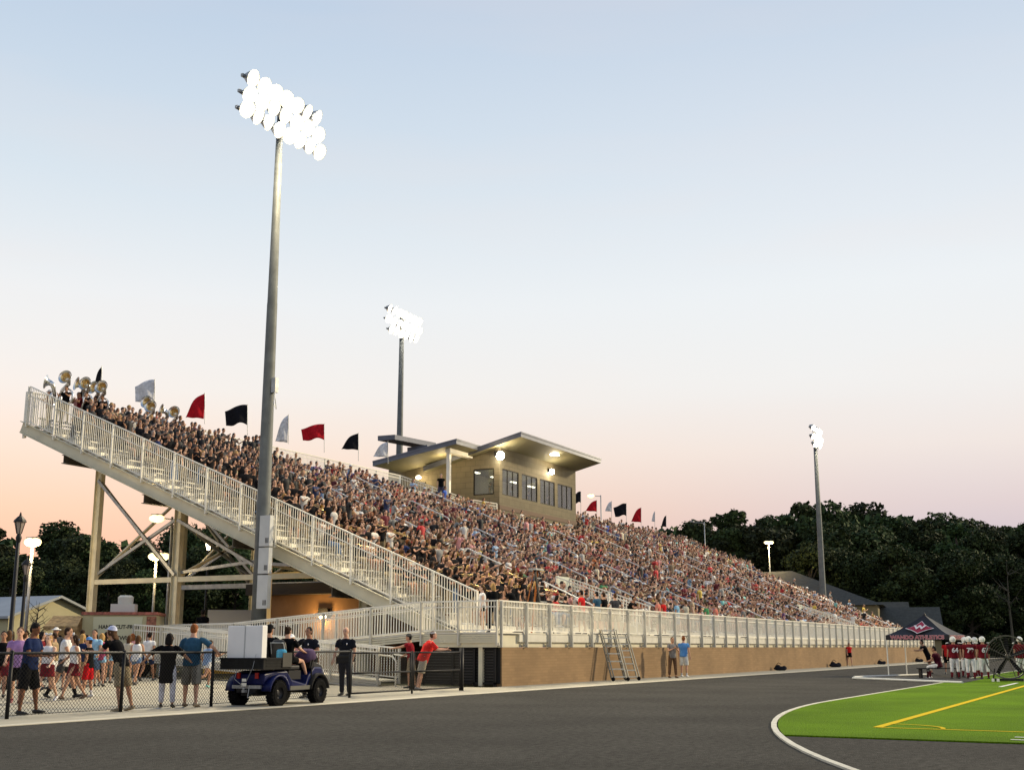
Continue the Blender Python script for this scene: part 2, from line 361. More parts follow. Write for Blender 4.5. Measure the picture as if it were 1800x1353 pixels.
# end stringer, frames
def stringer(x, m, nm, dpt=.52, off=.30):
    mb = MB(); a = (x, 20.6, dz(20.6)-off-dpt/2); b_ = (x, 45.9, dz(45.9)-off-dpt/2)
    mb.bar(a, b_, .03, dpt, m=0)
    for q in (1, -1): mb.bar((x-.06, a[1], a[2]+q*dpt/2), (x-.06, b_[1], b_[2]+q*dpt/2), .14, .03)
    return mb.build(nm, m, gs)
stringer(SE-.02, CREAM, 'end_stringer')
frames = [41.2+5.7*k for k in range(16)]
COLY = [43.1, 38.1, 33.1, 28.1, 23.6]
for x in frames:
    mb = MB(); mb.bar((x, 20.8, dz(20.8)-.55), (x, 45.6, dz(45.6)-.55), .25, .4); mb.build('raker', GALV, gs)
for k, y in enumerate(COLY[:4]):
    z = dz(y)-.86-.22; mb = MB(); mb.box((SE+.05, y-.14, z-.2), (SF, y+.14, z-.17)); mb.box((SE+.05, y-.14, z+.17), (SF, y+.14, z+.2)); mb.box((SE+.05, y-.02, z-.17), (SF, y+.02, z+.17)); mb.build('girder', mat('weathered_steel', (.12,.11,.09), .6, .3, 3, .2), gs)
COLM = mat('column_paint', (.66, .61, .44), .55, 0, 2, .14)
for fi, x in enumerate(frames):
    for y in COLY:
        z1 = dz(y)-1.28 if y > 25 else dz(y)-.8
        g = gz(y); mb = MB()
        mb.box((x-.02, y-.17, g), (x+.02, y+.17, z1)); mb.box((x-.13, y-.19, g), (x+.13, y-.17, z1)); mb.box((x-.13, y+.17, g), (x+.13, y+.19, z1)); mb.box((x-.25, y-.25, g-.02), (x+.25, y+.25, g+.03))
        mb.build('column', COLM, gs)
    if fi < 4:
        for j in range(3):
            y0, y1 = COLY[j+1], COLY[j]; mb = MB(); mb.bar((x, y0+.18, 4.2), (x, y1-.18, 4.2), .22, .22); mb.build('beam', COLM if fi == 0 else GALV, gs)
            for (ya, za), (yb, zb) in (((y0, dz(y0)-1.6), (y1, 4.5)), ((y0, 4.4), (y1, dz(y1)-1.8))):
                if za < 4.5 and zb < 4.6: continue
                mb = MB(); mb.bar((x+.1*(1 if za > zb else -1), ya, za), (x+.1*(1 if za > zb else -1), yb, zb), .13, .13); mb.build('brace', GALV, gs)
for y in COLY[:4]:
    for fi in range(2):
        mb = MB(); mb.bar((frames[fi], y, 4.3), (frames[fi+1], y, dz(y)-1.8), .12, .12); mb.build('brace', COLM, gs)
        mb = MB(); mb.bar((frames[fi]+.0, y, dz(y)-1.8), (frames[fi+1], y, 4.3), .12, .12); mb.build('brace', GALV, gs)
# guardrails -------------------------------------------------
def guard(parent, name, A, B, h, bot=.12, post=1.85, pick=.115, second=.2, postbelow=.45, off=Vector((0,0,0)), mt=WHT, pm=None, bracket=True, pw=.022, posts=True, skip=0):
    A, B = Vector(A), Vector(B); L = (B-A).length; hl = math.hypot(B.x-A.x, B.y-A.y); d = (B-A)/hl; up = Vector((0,0,1))
    mb = MB(); mb.bar(A+up*h, B+up*h, .06, .05); mb.bar(A+up*(h-second), B+up*(h-second), .035, .035); mb.bar(A+up*bot, B+up*bot, .04, .04)
    n = int(hl/pick)
    for i in range(n+1):
        p = A+d*min(i*pick+.03, hl-.02); p.z = A.z+(B.z-A.z)*min(i*pick+.03, hl)/hl
        mb.box((p.x-pw/2, p.y-pw/2, p.z+bot), (p.x+pw/2, p.y+pw/2, p.z+h-.02))
    g = mb.build(name, mt, parent)
    if posts:
        k = max(1, round(hl/post)); dn = Vector((d.x, d.y, 0)).normalized(); nn = Vector((-dn.y, dn.x, 0))
        for i in range(skip, k+1):
            p = A+(B-A)*(i/k)+off; mb = MB()
            mb.bar(p+up*(-postbelow), p+up*(h-.01), .055, .10, up=nn)
            if bracket: mb.bar(p+up*(-postbelow+.06)-off*.2, p+up*(-postbelow+.06)-off*1.8, .12, .10)
            mb.build('post', pm or mt, g)
    return g
RT = lambda y: 3.25+(y-21.6)*.4145
YA = 21.6
guard(gs, 'end_guardrail', (SE-.05, YA, RT(YA)-1.62), (SE-.05, 45.5, RT(45.5)-1.62), 1.62, bot=-.02, off=Vector((-.07,0,0)), postbelow=.28, second=.42)
guard(gs, 'front_guardrail', (37.12, WT, DK), (SF, WT, DK), 1.05, bot=.06, post=1.9, off=Vector((0,-.07,0)), postbelow=.5, pm=mat('post_grey', (.46,.45,.40), .5, .2, 2, .1), pick=.12)
guard(gs, 'far_guardrail', (SF, YA, RT(YA)-1.62), (SF, 45.5, RT(45.5)-1.62), 1.05, bot=-.02, off=Vector((.07,0,0)), postbelow=.28, pick=.2)
YB = 45.7; zb = dz(44.6)
guard(gs, 'back_guardrail', (SE, YB, zb-.1), (71, YB, zb-.1), 1.75, bot=.05, off=Vector((0,.07,0)), pick=.13, post=3)
guard(gs, 'back_guardrail', (91.5, YB, zb-.1), (SF, YB, zb-.1), 1.75, bot=.05, off=Vector((0,.07,0)), pick=.13, post=3)
guard(gs, 'top_end_guardrail', (SE-.05, 45.5, zb-.3), (SE+.6, 45.6, zb-.3), 1.9, bot=.05, posts=False)
# landing guards by the press box
guard(gs, 'landing_guardrail', (71, YB, zb+.0), (75.5, 43.2, zb-1.2), 1.65, bot=.05, pick=.13, post=2.5)
guard(gs, 'landing_guardrail', (68.5, 43.4, dz(42.6)), (74.3, 43.0, dz(42.6)-.1), 1.1, bot=.05, pick=.12, post=2)
guard(gs, 'landing_guardrail', (74.6, 41.9, dz(41.9)+.1), (76.6, 41.1, dz(41.9)), 1.15, bot=.05, pick=.12, post=2)
# aisle rails
aisles = [50.2+9.0*k for k in range(9)]
RAILM = mat('rail_bright', (.72,.71,.66), .35, .3)
def aisle_rail(x, ya, yb, parent):
    za, zb_ = dz(ya), dz(yb); mb = MB()
    mb.tube([(x, ya, za), (x, ya, za+1.02), (x, ya+.06, za+1.15), (x, ya+.2, za+1.23), (x, yb, zb_+1.23), (x, yb+.15, zb_+1.2), (x, yb+.2, zb_+1.05), (x, yb+.2, zb_+.1)], .036, 6)
    mb.tube([(x, ya, za+.72), (x, yb+.18, zb_+.72)], .025, 6); mb.build('aisle_rail', RAILM, parent, smooth=True)
for j, x in enumerate(aisles):
    for s0 in (22.0, 26.0, 30.2, 34.4, 38.3):
        if 75 < x < 91.5 and s0 > 37: continue
        aisle_rail(x, s0+.4*(j % 3), s0+.4*(j % 3)+2.5, gs)
    mb = MB()
    for i in range(NR-1):
        y = T0+DT*i; z = Z0+DZ*i
        if y > 40 and 76 < x < 91: break
        mb.box((x-.55, y+.40, z+.003), (x+.55, y+.80, z+.17))
    mb.bar((x-.5, T0+.6, Z0+.05), (x-.5, y+.6, z+.05), .05, .12); mb.bar((x+.5, T0+.6, Z0+.05), (x+.5, y+.6, z+.05), .05, .12)
    mb.build('stair', ALU, gs)
# railed stairs that come up through the seating to the front walkway
for xx in (54.2, 99.0):
    v = thing('entry_stair', (xx, 21.3, DK), '%s white railed stair enclosure sunk in the front rows of the crowd' % ('nearer' if xx < 60 else 'farther'), 'stair', 'stair enclosures in the front rows')
    for q in (-.8, .8):
        guard(v, 'guardrail', (xx+q, 21.3, DK+.35), (xx+q, 25.4, DK+1.75), 1.05, bot=.06, pick=.16, post=1.7, second=.3, bracket=False, postbelow=.2)
        mb = MB(); mb.add([(xx+q-.03,21.3,DK),(xx+q+.03,21.3,DK),(xx+q+.03,25.4,DK),(xx+q-.03,25.4,DK),(xx+q-.03,21.3,DK+.36),(xx+q+.03,21.3,DK+.36),(xx+q+.03,25.4,DK+1.76),(xx+q-.03,25.4,DK+1.76)], [(0,3,2,1),(4,5,6,7),(0,1,5,4),(1,2,6,5),(2,3,7,6),(3,0,4,7)]); mb.build('side_panel', CREAM, v)
    mb = MB(); mb.box((xx-.77, 25.42, DK), (xx+.77, 25.46, DK+2.85)); mb.build('back_panel', mat('panel_pale', (.55,.58,.48), .5), v)
    mb = MB()
    for k in range(6): mb.box((xx-.76, 21.35+.675*k, DK+.002), (xx+.76, 21.35+.675*(k+1), DK+.2*(k+1)))
    mb.build('steps', ALU, v)
# ---------------------------------------------------------------- brick wall under the walkway
BR = mat('tan_block', (.245, .158, .080), .9, 0, .45, .16, .2, bscale=40); t = BR.node_tree; b = t.nodes['Principled BSDF']
tcn = t.nodes.new('ShaderNodeTexCoord'); mp_ = t.nodes.new('ShaderNodeMapping'); mp_.inputs['Rotation'].default_value = (PI/2, 0, 0); t.links.new(tcn.outputs['Object'], mp_.inputs[0])
br = t.nodes.new('ShaderNodeTexBrick'); t.links.new(mp_.outputs[0], br.inputs['Vector']); br.inputs['Scale'].default_value = 1; br.inputs['Brick Width'].default_value = .40; br.inputs['Row Height'].default_value = .1; br.inputs['Mortar Size'].default_value = .007
br.inputs['Color1'].default_value = (1,1,1,1); br.inputs['Color2'].default_value = (.86,.86,.86,1); br.inputs['Mortar'].default_value = (.8,.79,.76,1)
mm = t.nodes.new('ShaderNodeVectorMath'); mm.operation = 'MULTIPLY'; src = b.inputs['Base Color'].links[0].from_socket
t.links.new(src, mm.inputs[0]); t.links.new(br.outputs[0], mm.inputs[1]); t.links.new(mm.outputs[0], b.inputs['Base Color'])
mb = MB(); mb.box((37.3, WT+.0, -.1), (SF, WT+.2, 1.295)); o = mb.build('block_wall', BR); tag(o, 'long low tan block wall below the grandstand walkway', 'wall')
# near end, ground floor: dark louvred gate below the landing
g = thing('louvred_gate', (36.55, 21.3, 0), 'black louvred steel gate under the ramp landing beside the block wall', 'gate')
mb = MB(); mb.box((37.25, 19.85, .1), (37.3, 22.9, 1.3)); mb.build('shade_sheet', GAP_SHADE, g)  # added black sheet painting the dark interior behind the louvres
for y in (19.95, 20.75, 21.6, 22.75):
    mb = MB(); mb.box((37.12, y, .02), (37.2, y+.08, 1.32)); mb.build('post', BLK, g)
mb = MB(); mb.box((37.12, 19.95, 1.25), (37.2, 22.83, 1.33)); mb.box((37.12, 19.95, .08), (37.2, 22.83, .14)); mb.build('frame', BLK, g)
mb = MB()
for k in range(11): mb.box((37.21, 20.0, .2+k*.095), (37.24, 22.8, .235+k*.095))
mb.build('louvre', mat('louvre', (.03,.03,.03), .4), g)
# ================================================================ ramp and landing
rp = thing('access_ramp', (36.6, 22, 0), 'pale railed switchback ramp descending from the walkway landing', 'ramp')
GR = mat('ramp_trim', (.52,.50,.43), .5, .2, 2, .08)
XU0, XU1 = 37.0, 37.72; XL0, XL1 = 35.1, 36.3
mb = MB(); mb.box((XU0-.02, WT+.02, DK-.05), (38.6, 22.7, DK)); mb.build('landing', ALU, rp)
mb = MB()
for k in range(4): mb.box((XU0-.02-.01*(k % 2), WT+.04, DK-.13-.075*k), (XU0+.04, 22.8, DK-.065-.075*k))
mb.box((XU0+.03, WT+.04, DK-.5), (XU0+.1, 22.8, DK-.36))
mb.build('landing_fascia', CREAM, rp)
mb = MB(); mb.box((37.1, 20.45, .02), (37.25, 20.6, DK-.35)); mb.build('landing_column', CREAM, rp)
guard(rp, 'landing_guardrail', (XU0, WT, DK), (XU0, 22.8, DK), 1.05, bot=.07, post=1.5, off=Vector((-.06,0,0)), pm=GR)
UZ = [(22.8, DK), (31.2, DK-.66), (34.4, DK-.70)]
for (y0, z0), (y1, z1) in zip(UZ, UZ[1:]):
    guard(rp, 'upper_guardrail', (XU0, y0, z0), (XU0, y1, z1), 1.05, bot=.07, post=2.0, skip=1, off=Vector((-.06,0,0)), pm=GR)
    guard(rp, 'upper_guardrail', (XU1, y0, z0), (XU1, y1, z1), 1.05, bot=.07, post=2.0, skip=int(y0 > 23), off=Vector((.06,0,0)), pm=GR)
    mb = MB(); mb.bar((XU0+.36, y0, z0-.03), (XU0+.36, y1, z1-.03), .7, .05); mb.build('deck', ALU, rp)
    mb = MB()
    for k in range(3): mb.bar((XU0+.01, y0, z0-.1-.08*k), (XU0+.01, y1, z1-.1-.08*k), .05, .065)
    mb.build('fascia', CREAM, rp)
LZ = [(34.4, 1.08), (33.0, 1.0), (23.3, .22)]
for (y0, z0), (y1, z1) in zip(LZ, LZ[1:]):
    guard(rp, 'lower_guardrail', (XL0, y0, z0), (XL0, y1, z1), 1.05, bot=.07, post=2.0, skip=int(y0 < 35), off=Vector((-.06,0,0)), pm=GR, postbelow=.15)
    guard(rp, 'lower_guardrail', (XL1, y0, z0), (XL1, y1, z1), 1.05, bot=.07, post=2.0, skip=int(y0 < 35), off=Vector((.06,0,0)), pm=GR, postbelow=.15)
    mb = MB(); mb.bar((XL0+.6, y0, z0-.03), (XL0+.6, y1, z1-.03), 1.1, .05); mb.build('deck', ALU, rp)
    mb = MB()
    for k in range(3): mb.bar((XL0+.01, y0, z0-.1-.08*k), (XL0+.01, y1, z1-.1-.08*k), .05, .065)
    mb.build('fascia', GR, rp)
guard(rp, 'turn_guardrail', (XL0, 34.4, 1.08), (XU1, 34.4, 1.08), 1.05, bot=.07, off=Vector((0,.06,0)), pm=GR)
mb = MB(); mb.tube([(35.2, 22.7, .02), (35.2, 22.7, .85), (35.2, 22.85, 1.0), (35.2, 23.4, 1.05)], .03, 8); mb.tube([(36.2, 22.7, .02), (36.2, 22.7, .85), (36.2, 22.85, 1.0), (36.2, 23.4, 1.05)], .03, 8); mb.build('handrail_end', WHT, rp, smooth=True)
for y in (25.5, 28, 30.5, 33):
    zz = DK-.66*(y-22.8)/8.4-.35
    if y < 32: mb = MB(); mb.box((XU0+.05, y, gz(y)), (XU0+.15, y+.1, zz)); mb.build('leg', GR, rp)

# ================================================================ press box
PB = thing('press_box', (76.8, 41, dz(41)-1.2), 'tan two-level press box with sloping roofs at the top of the grandstand', 'press box')
TAN = mat('press_wall', (.145, .122, .075), .8, 0, 1.5, .08); TAN2 = mat('press_band', (.13, .085, .06), .8); FASC = mat('roof_edge', (.13,.14,.17), .45, .3, 2, .1); SOF = mat('soffit', (.17,.155,.09), .7)
t = TAN.node_tree; b = t.nodes['Principled BSDF']; tcn = t.nodes.new('ShaderNodeTexCoord'); sx = t.nodes.new('ShaderNodeSeparateXYZ'); t.links.new(tcn.outputs['Object'], sx.inputs[0]); ad_ = t.nodes.new('ShaderNodeMath'); t.links.new(sx.outputs[0], ad_.inputs[0]); t.links.new(sx.outputs[1], ad_.inputs[1]); cb_ = t.nodes.new('ShaderNodeCombineXYZ'); t.links.new(ad_.outputs[0], cb_.inputs[0]); t.links.new(sx.outputs[2], cb_.inputs[1])
br = t.nodes.new('ShaderNodeTexBrick'); t.links.new(cb_.outputs[0], br.inputs['Vector']); br.inputs['Scale'].default_value = 1; br.inputs['Brick Width'].default_value = .8; br.inputs['Row Height'].default_value = .4; br.inputs['Mortar Size'].default_value = .02
br.inputs['Color1'].default_value = (1.06,1.06,1.06,1); br.inputs['Color2'].default_value = (.90,.90,.90,1); br.inputs['Mortar'].default_value = (.72,.72,.72,1)
mm = t.nodes.new('ShaderNodeVectorMath'); mm.operation = 'MULTIPLY'; src = b.inputs['Base Color'].links[0].from_socket; t.links.new(src, mm.inputs[0]); t.links.new(br.outputs[0], mm.inputs[1]); t.links.new(mm.outputs[0], b.inputs['Base Color'])
PX0, PX1, PY0, PY1, ZB, ZT = 76.8, 90.0, 41.0, 50.5, 9.4, 16.3
WN = [(77.25, 79.85), (80.35, 82.95), (83.45, 86.05), (86.55, 89.3)]; WZ0, WZ1 = 12.05, 13.95
def wallx(mb, x, y0, y1, z0, z1, th=.2): mb.box((x, y0, z0), (x+th, y1, z1))
mb = MB(); mb.box((PX0+.2, PY0, ZB), (PX1, PY0+.2, WZ0)); mb.box((PX0+.2, PY0, WZ1), (PX1, PY0+.2, 15.85))
xs = [PX0+.2]+[q for w_ in WN for q in w_]+[PX1]
for i in range(0, len(xs), 2): mb.box((xs[i], PY0, WZ0), (xs[i+1], PY0+.2, WZ1))
mb.build('front_wall', TAN, PB)
mb = MB(); SW = (41.45, 43.15)
ZS = 14.35
mb.box((PX0, PY0, ZB), (PX0+.2, PY1, WZ0)); mb.box((PX0, PY0, WZ1), (PX0+.2, PY1, 14.4)); mb.box((PX0, PY0, WZ0), (PX0+.2, SW[0], WZ1)); mb.box((PX0, SW[1], WZ0), (PX0+.2, PY1, WZ1))
mb.add([(PX0, PY0, 14.4), (PX0+.2, PY0, 14.4), (PX0+.2, PY1, 14.4), (PX0, PY1, 14.4), (PX0, PY0, 15.8), (PX0+.2, PY0, 15.8), (PX0+.2, 45.5, 14.45), (PX0, 45.5, 14.45)], [(0,4,7,3),(1,2,6,5),(0,1,5,4),(4,5,6,7),(3,7,6,2)])
mb.build('side_wall', TAN, PB)
mb = MB(); mb.box((PX1-.2, PY0+.2, ZB), (PX1, PY1, 14.2)); mb.box((PX0+.2, PY1-.2, ZB), (PX1-.2, PY1, 14.2)); mb.build('rear_wall', TAN, PB)
mb = MB(); mb.box((PX0-.03, PY0-.04, 10.95), (PX1+.03, PY0-.005, 11.25)); mb.box((PX0-.04, PY0-.04, 10.95), (PX0-.005, PY1, 11.25)); mb.build('wall_band', TAN2, PB)
mb = MB(); mb.box((PX0+.25, PY0+.25, 11.4), (PX1-.25, PY1-.25, 11.5)); mb.build('floor', GALV, PB)
mb = MB(); mb.box((PX0+.3, 45.2, 11.5), (PX1-.3, 45.3, 14.2)); mb.build('inner_wall', mat('inner_wall', (.45,.40,.28), .8), PB)
GLS = mat('window_glass', (.55,.60,.58), .0, 0, spec=.5)
GLS.node_tree.nodes['Principled BSDF'].inputs['Transmission Weight'].default_value = .95
FR = mat('window_frame', (.012,.010,.008), .6, spec=.15)
for x0, x1 in WN:
    mb = MB(); y = PY0+.02
    mb.box((x0, y, WZ0), (x1, y+.1, WZ0+.07)); mb.box((x0, y, WZ1-.07), (x1, y+.1, WZ1)); n = 3
    for k in range(n+1):
        xx = x0+(x1-x0-.07)*k/n; mb.box((xx, y, WZ0+.07), (xx+.07, y+.05, WZ1-.07))
    f_ = mb.build('window', FR, PB); mb = MB(); mb.box((x0+.05, y+.04, WZ0+.05), (x1-.05, y+.06, WZ1-.05)); mb.build('pane', GLS, f_)
mb = MB(); x = PX0+.02
mb.box((x, SW[0], WZ0), (x+.1, SW[1], WZ0+.07)); mb.box((x, SW[0], WZ1-.07), (x+.1, SW[1], WZ1)); mb.box((x, SW[0], WZ0+.07), (x+.1, SW[0]+.07, WZ1-.07)); mb.box((x, SW[1]-.07, WZ0+.07), (x+.1, SW[1], WZ1-.07))
f_ = mb.build('window', FR, PB); mb = MB(); mb.box((x+.04, SW[0]+.05, WZ0+.05), (x+.06, SW[1]-.05, WZ1-.05)); mb.build('pane', GLS, f_)
def slab(x0, x1, y0, z0, y1, z1, nm, th=.32):
    mb = MB(); mb.add([(x0,y0,z0-th),(x1,y0,z0-th),(x1,y1,z1-th),(x0,y1,z1-th),(x0,y0,z0),(x1,y0,z0),(x1,y1,z1),(x0,y1,z1)], [(4,5,6,7),(0,1,5,4),(1,2,6,5),(2,3,7,6),(3,0,4,7)], 0)
    mb.add([(x0+.01,y0+.01,z0-th-.004),(x1-.01,y0+.01,z0-th-.004),(x1-.01,y1-.01,z1-th-.004),(x0+.01,y1-.01,z1-th-.004)], [(0,3,2,1)], 1)
    mb.add([(x0-.04,y0-.04,z0-.06),(x1+.04,y0-.04,z0-.06),(x1+.04,y1,z1-.06),(x0-.04,y1,z1-.06),(x0-.04,y0-.04,z0+.05),(x1+.04,y0-.04,z0+.05),(x1+.04,y1,z1+.05),(x0-.04,y1,z1+.05)], [(4,5,6,7),(0,1,5,4),(1,2,6,5),(3,0,4,7),(0,3,2,1)], 0)
    return mb.build(nm, [FASC, SOF], PB)
slab(76.1, 90.4, 38.9, 16.25, 47.0, 14.3, 'main_roof')
slab(73.0, 82.0, 42.4, 15.55, 49.4, 14.45, 'canopy_roof')
slab(88.0, 92.0, 42.0, 14.7, 47.0, 14.5, 'rear_roof')
p = far(679, 769, 99); q = far(752, 783, 106)
mb = MB(); mb.bar(p, q, 1.6, .4); mb.bar(far(742,786,103), far(743,815,103), 2.0, 1.6); mb.build('stair_tower_roof', FASC, PB)
mb = MB(); mb.box((73.6, 43.3, 11.2), (73.85, 43.55, 15.05)); mb.build('canopy_column', WHT, PB)
mb = MB(); mb.box((73.5, 43.2, 14.75), (76.75, 43.6, 15.07)); mb.build('canopy_beam', WHT, PB)
mb = MB(); mb.box((66.5, 43.5, 10.9), (76.75, 50, 11.15)); mb.build('landing_deck', ALU, PB)
mb = MB(); mb.box((76.68, 47.2, 11.16), (76.76, 48.2, 13.3)); mb.build('door', mat('door_dark', (.06,.055,.05), .4), PB)
def bulb(parent, c, r, nm='floodlight', body=True):
    mb = MB(); mb.ell(c, r, r, r, 12, 8); o = mb.build(nm, GLOW2, parent, smooth=True)
    if body: mb = MB(); mb.box((c[0]-r*.8, c[1]+r*.4, c[2]-r*.1), (c[0]+r*.8, c[1]+r*1.3, c[2]+r*1.1)); mb.build('housing', BLKP, o)
    return o
bulb(PB, (76.45, 40.75, 14.75), .30); bulb(PB, (84.9, 40.7, 14.65), .21)
mb = MB(); mb.box((82.9, 39.5, 15.66), (83.7, 39.9, 15.72)); mb.build('soffit_light', GLOW2, PB)
mb = MB(); mb.ell((76.4, 47.6, 13.6), .16, .22, .14, 10, 6); mb.build('door_light', GLOW, PB, smooth=True)
def ptlight(loc, e, col=(1,.78,.45), r=.2, spot=None, aim=None):
    l = bpy.data.lights.new('lamp_light', 'SPOT' if spot else 'POINT'); l.energy = e; l.color = col; l.shadow_soft_size = r
    o = bpy.data.objects.new('lamp_light', l); C.objects.link(o); o.location = loc
    if spot:
        l.spot_size = R(spot); l.spot_blend = .6; o.rotation_euler = (Vector(loc)-Vector(aim)).to_track_quat('Z', 'Y').to_euler()
    return o
ptlight((76.0, 40.4, 14.75), 300, r=.35); ptlight((84.9, 40.2, 14.6), 120, r=.3); ptlight((76.0, 47.2, 13.3), 90); ptlight((74.9, 44.6, 14.3), 120, r=.3); ptlight((83.3, 39.6, 15.5), 60, r=.2)
mb = MB()
for q in (78.6, 81.9, 85.1, 88.0): mb = MB(); mb.box((q-.6, 43.9, 14.0), (q+.6, 44.2, 14.05)); mb.build('ceiling_light', mat('ceiling_glow', (1,1,1), .5, emit=(1,.88,.66), estr=7), PB)
# ================================================================ floodlight poles, lamp posts
def spiral(n): pass
def flood_pole(name, base, H, r0, r1, label, arms, scale=1., boxes=False, extra=0):
    x, y, g = base; t_ = thing(name, base, label, 'floodlight', 'stadium floodlight poles')
    mb = MB(); mb.tube([(x,y,g), (x,y,g+H*.28), (x,y,g+H*.283), (x,y,g+H*.62), (x,y,g+H*.623), (x,y,g+H)], [r0, r0*.86+r1*.14, r0*.80+r1*.2, r0*.5+r1*.5, r0*.45+r1*.55, r1], 20); mb.build('pole', POLE, t_, smooth=True)
    for z, half, n in arms:
        mb = MB(); mb.bar((x-half, y, z), (x+half, y, z), .12, .12); mb.build('crossarm', GALV, t_)
        for i in range(n):
            xx = x-half+2*half*(i+.5)/n; jj = random.uniform(-.05, .05)
            M = Matrix.Rotation(R(118+random.uniform(-6, 6)), 3, 'X')@Matrix.Identity(3); M = Matrix.Rotation(random.uniform(-.35, .35), 3, 'Z')@M
            c = Vector((xx, y-.28, z-.05+jj)); rr = .38*scale
            mb = MB(); mb.lathe([(.03, -.42), (.12, -.40), (.22, -.25), (rr*.95, 0), (rr, .03)], 14, c, M); hd = mb.build('lamp_head', GALV, t_, smooth=True)
            mb = MB(); mb.lathe([(0.001, .035), (rr*.62, .03)], 16, c, M, m=0); mb.lathe([(rr*.62, .03), (rr*.82, .025)], 16, c, M, m=1); mb.lathe([(rr*.82, .025), (rr*.97, .02)], 16, c, M, m=2); mb.build('lens', [GLOW2, GLOWM, GLOWE], hd)
    return t_
PZ = [(24.1, 2.55, 7), (23.35, 2.7, 7), (22.6, 2.8, 8)]
P1 = (38.15, 30.95, 0.1)
fp = flood_pole('floodlight_pole', P1, 24.1, .30, .12, 'nearest grey steel floodlight pole, standing beside the ramp with three ballast boxes', PZ)
mb = MB()
for k in range(3): mb.box((37.68, 29.98, 2.2+k*1.25), (38.0, 30.35, 3.42+k*1.25)) if False else None
BOXM = mat('ballast_box', (.50,.51,.50), .5, 0, 3, .06)
for k, (za, zb_) in enumerate(((2.75, 4.05), (4.08, 5.1), (5.13, 6.35))):
    mb = MB(); mb.box((37.66, 30.2, za), (37.88, 30.7, zb_-.03)); bx = mb.build('ballast_box', BOXM, fp)
    mb = MB()
    for q in range(3): mb.box((37.645, 30.25+.06*q, za+.12), (37.662, 30.27+.06*q, za+.32))
    mb.build('vent', BLK, bx)
mb = MB(); mb.box((38.0, 30.5, 11.3), (38.2, 30.7, 11.9)); mb.tube([(38.0, 30.5, 11.3), (37.9, 30.4, 11.0), (38.0, 30.4, 10.6), (38.05, 30.6, 10.9)], .02, 6); mb.build('junction_cable', GALV, fp)
p3 = flood_pole('floodlight_pole', (128.6+2, 31.0, 0), 24.3, .36, .18, 'grey steel floodlight pole at the far right end of the grandstand', [(24.3, 2.3, 6), (23.4, 2.3, 6), (22.7, 1.6, 4)])
p = far(704, 700, 112)
p2 = flood_pole('floodlight_pole', (p.x, p.y, .6), 31.5, .40, .2, 'grey steel floodlight pole rising behind the press box', [(32.2, 3.0, 7), (31.2, 3.1, 7), (30.3, 2.6, 6)], 1.2)
ptlight((38.2, 29.3, 23.0), 26000, (1,.86,.60), .8, 120, (30, 6, 0)); ptlight((130.2, 30, 23), 26000, (1,.86,.60), .8, 130, (100, 15, 0))
ptlight((38.2, 29.3, 23.0), 5200, (1,.82,.52), .8, 100, (37, 28, 0))
def lamppost(px, ytop, F, kind, label, base_off=0, lit=True, energy=0):
    p = far(px, ytop, F); g = gz(p.y); x, y, H = p.x, p.y, p.z
    nm = 'lantern_post' if kind == 'lantern' else 'parking_light_pole'
    t_ = thing(nm, (x, y, g), label, 'lamp post' if kind == 'lantern' else 'light pole')
    if kind == 'lantern':
        mb = MB(); mb.tube([(x,y,g),(x,y,g+.9),(x,y,g+1.0),(x,y,H-.75)], [.13,.12,.07,.055], 10); mb.lathe([(.055,-.75),(.09,-.62),(.07,-.56),(.05,-.5)], 10, (x,y,H)); mb.build('pole', BLK, t_, smooth=True)
        mb = MB(); mb.lathe([(.07,-.5),(.15,-.18),(.15,-.15)], 6, (x,y,H)); mb.build('glass_shade', GLOW if lit else mat('lantern_glass', (.30,.25,.22), .2), t_)
        mb = MB(); mb.lathe([(.19,-.16),(.17,-.10),(.08,.0),(.04,.03),(.03,.08),(.01,.14)], 10, (x,y,H))
        for k in range(6):
            a = PI/3*k; mb.bar((x+.07*math.cos(a), y+.07*math.sin(a), H-.5), (x+.155*math.cos(a), y+.155*math.sin(a), H-.15), .02, .02)
        mb.build('lamp_cap', BLK, t_)
    else:
        mb = MB(); mb.tube([(x,y,g),(x,y,H)], [.08,.055], 10); mb.build('pole', GALV, t_, smooth=True)
        for q in kind[1]:
            dx, dy = sy*q, -cy*q
            mb = MB(); mb.bar((x,y,H-.12), (x+dx,y+dy,H-.05), .06, .06); mb.build('arm', GALV, t_)
            mb = MB(); hx, hy = x+dx*1.05, y+dy*1.05
            mb.box((hx-.2, hy-.2, H-.02), (hx+.2, hy+.2, H+.12)); hd = mb.build('lamp_head', GALV, t_)
            if lit: mb = MB(); mb.ell((hx, hy, H-.08), .36, .36, .20, 14, 8); mb.build('lens', GLOWW, hd, smooth=True)
    if energy: ptlight((x-.1*cy, y-.1*sy, H-.5), energy, (1,.72,.35), .3)
    return t_
lamppost(36, 908, 36, 'lantern', 'unlit black lantern post, leftmost lamp in front of the tree line', lit=False)
lamppost(58, 949, 52, ('h', [0.0]), 'grey twin-head light pole glowing at far left beside the black lantern', energy=500)
lamppost(47.5, 985, 44, 'lantern', 'black lantern post half hidden behind the leftmost glowing light pole', lit=False)
lamppost(275, 975, 62, ('h', [-.05, .3]), 'lit light pole seen between the first two steel columns', energy=500)
lamppost(303, 908, 58, ('h', [-.7]), 'slim grey light pole with one side arm beside the second steel column', lit=True)
lamppost(367, 950, 66, 'lantern', 'lit black lantern post seen through the braces under the grandstand')
lamppost(1351, 952, 150, ('h', [-.2, .25]), 'lit light pole beyond the far rows in front of dark trees', energy=1500)
lamppost(1238, 917, 150, ('h', [-1.4]), 'unlit grey light pole with one long head above the far rows', lit=False)
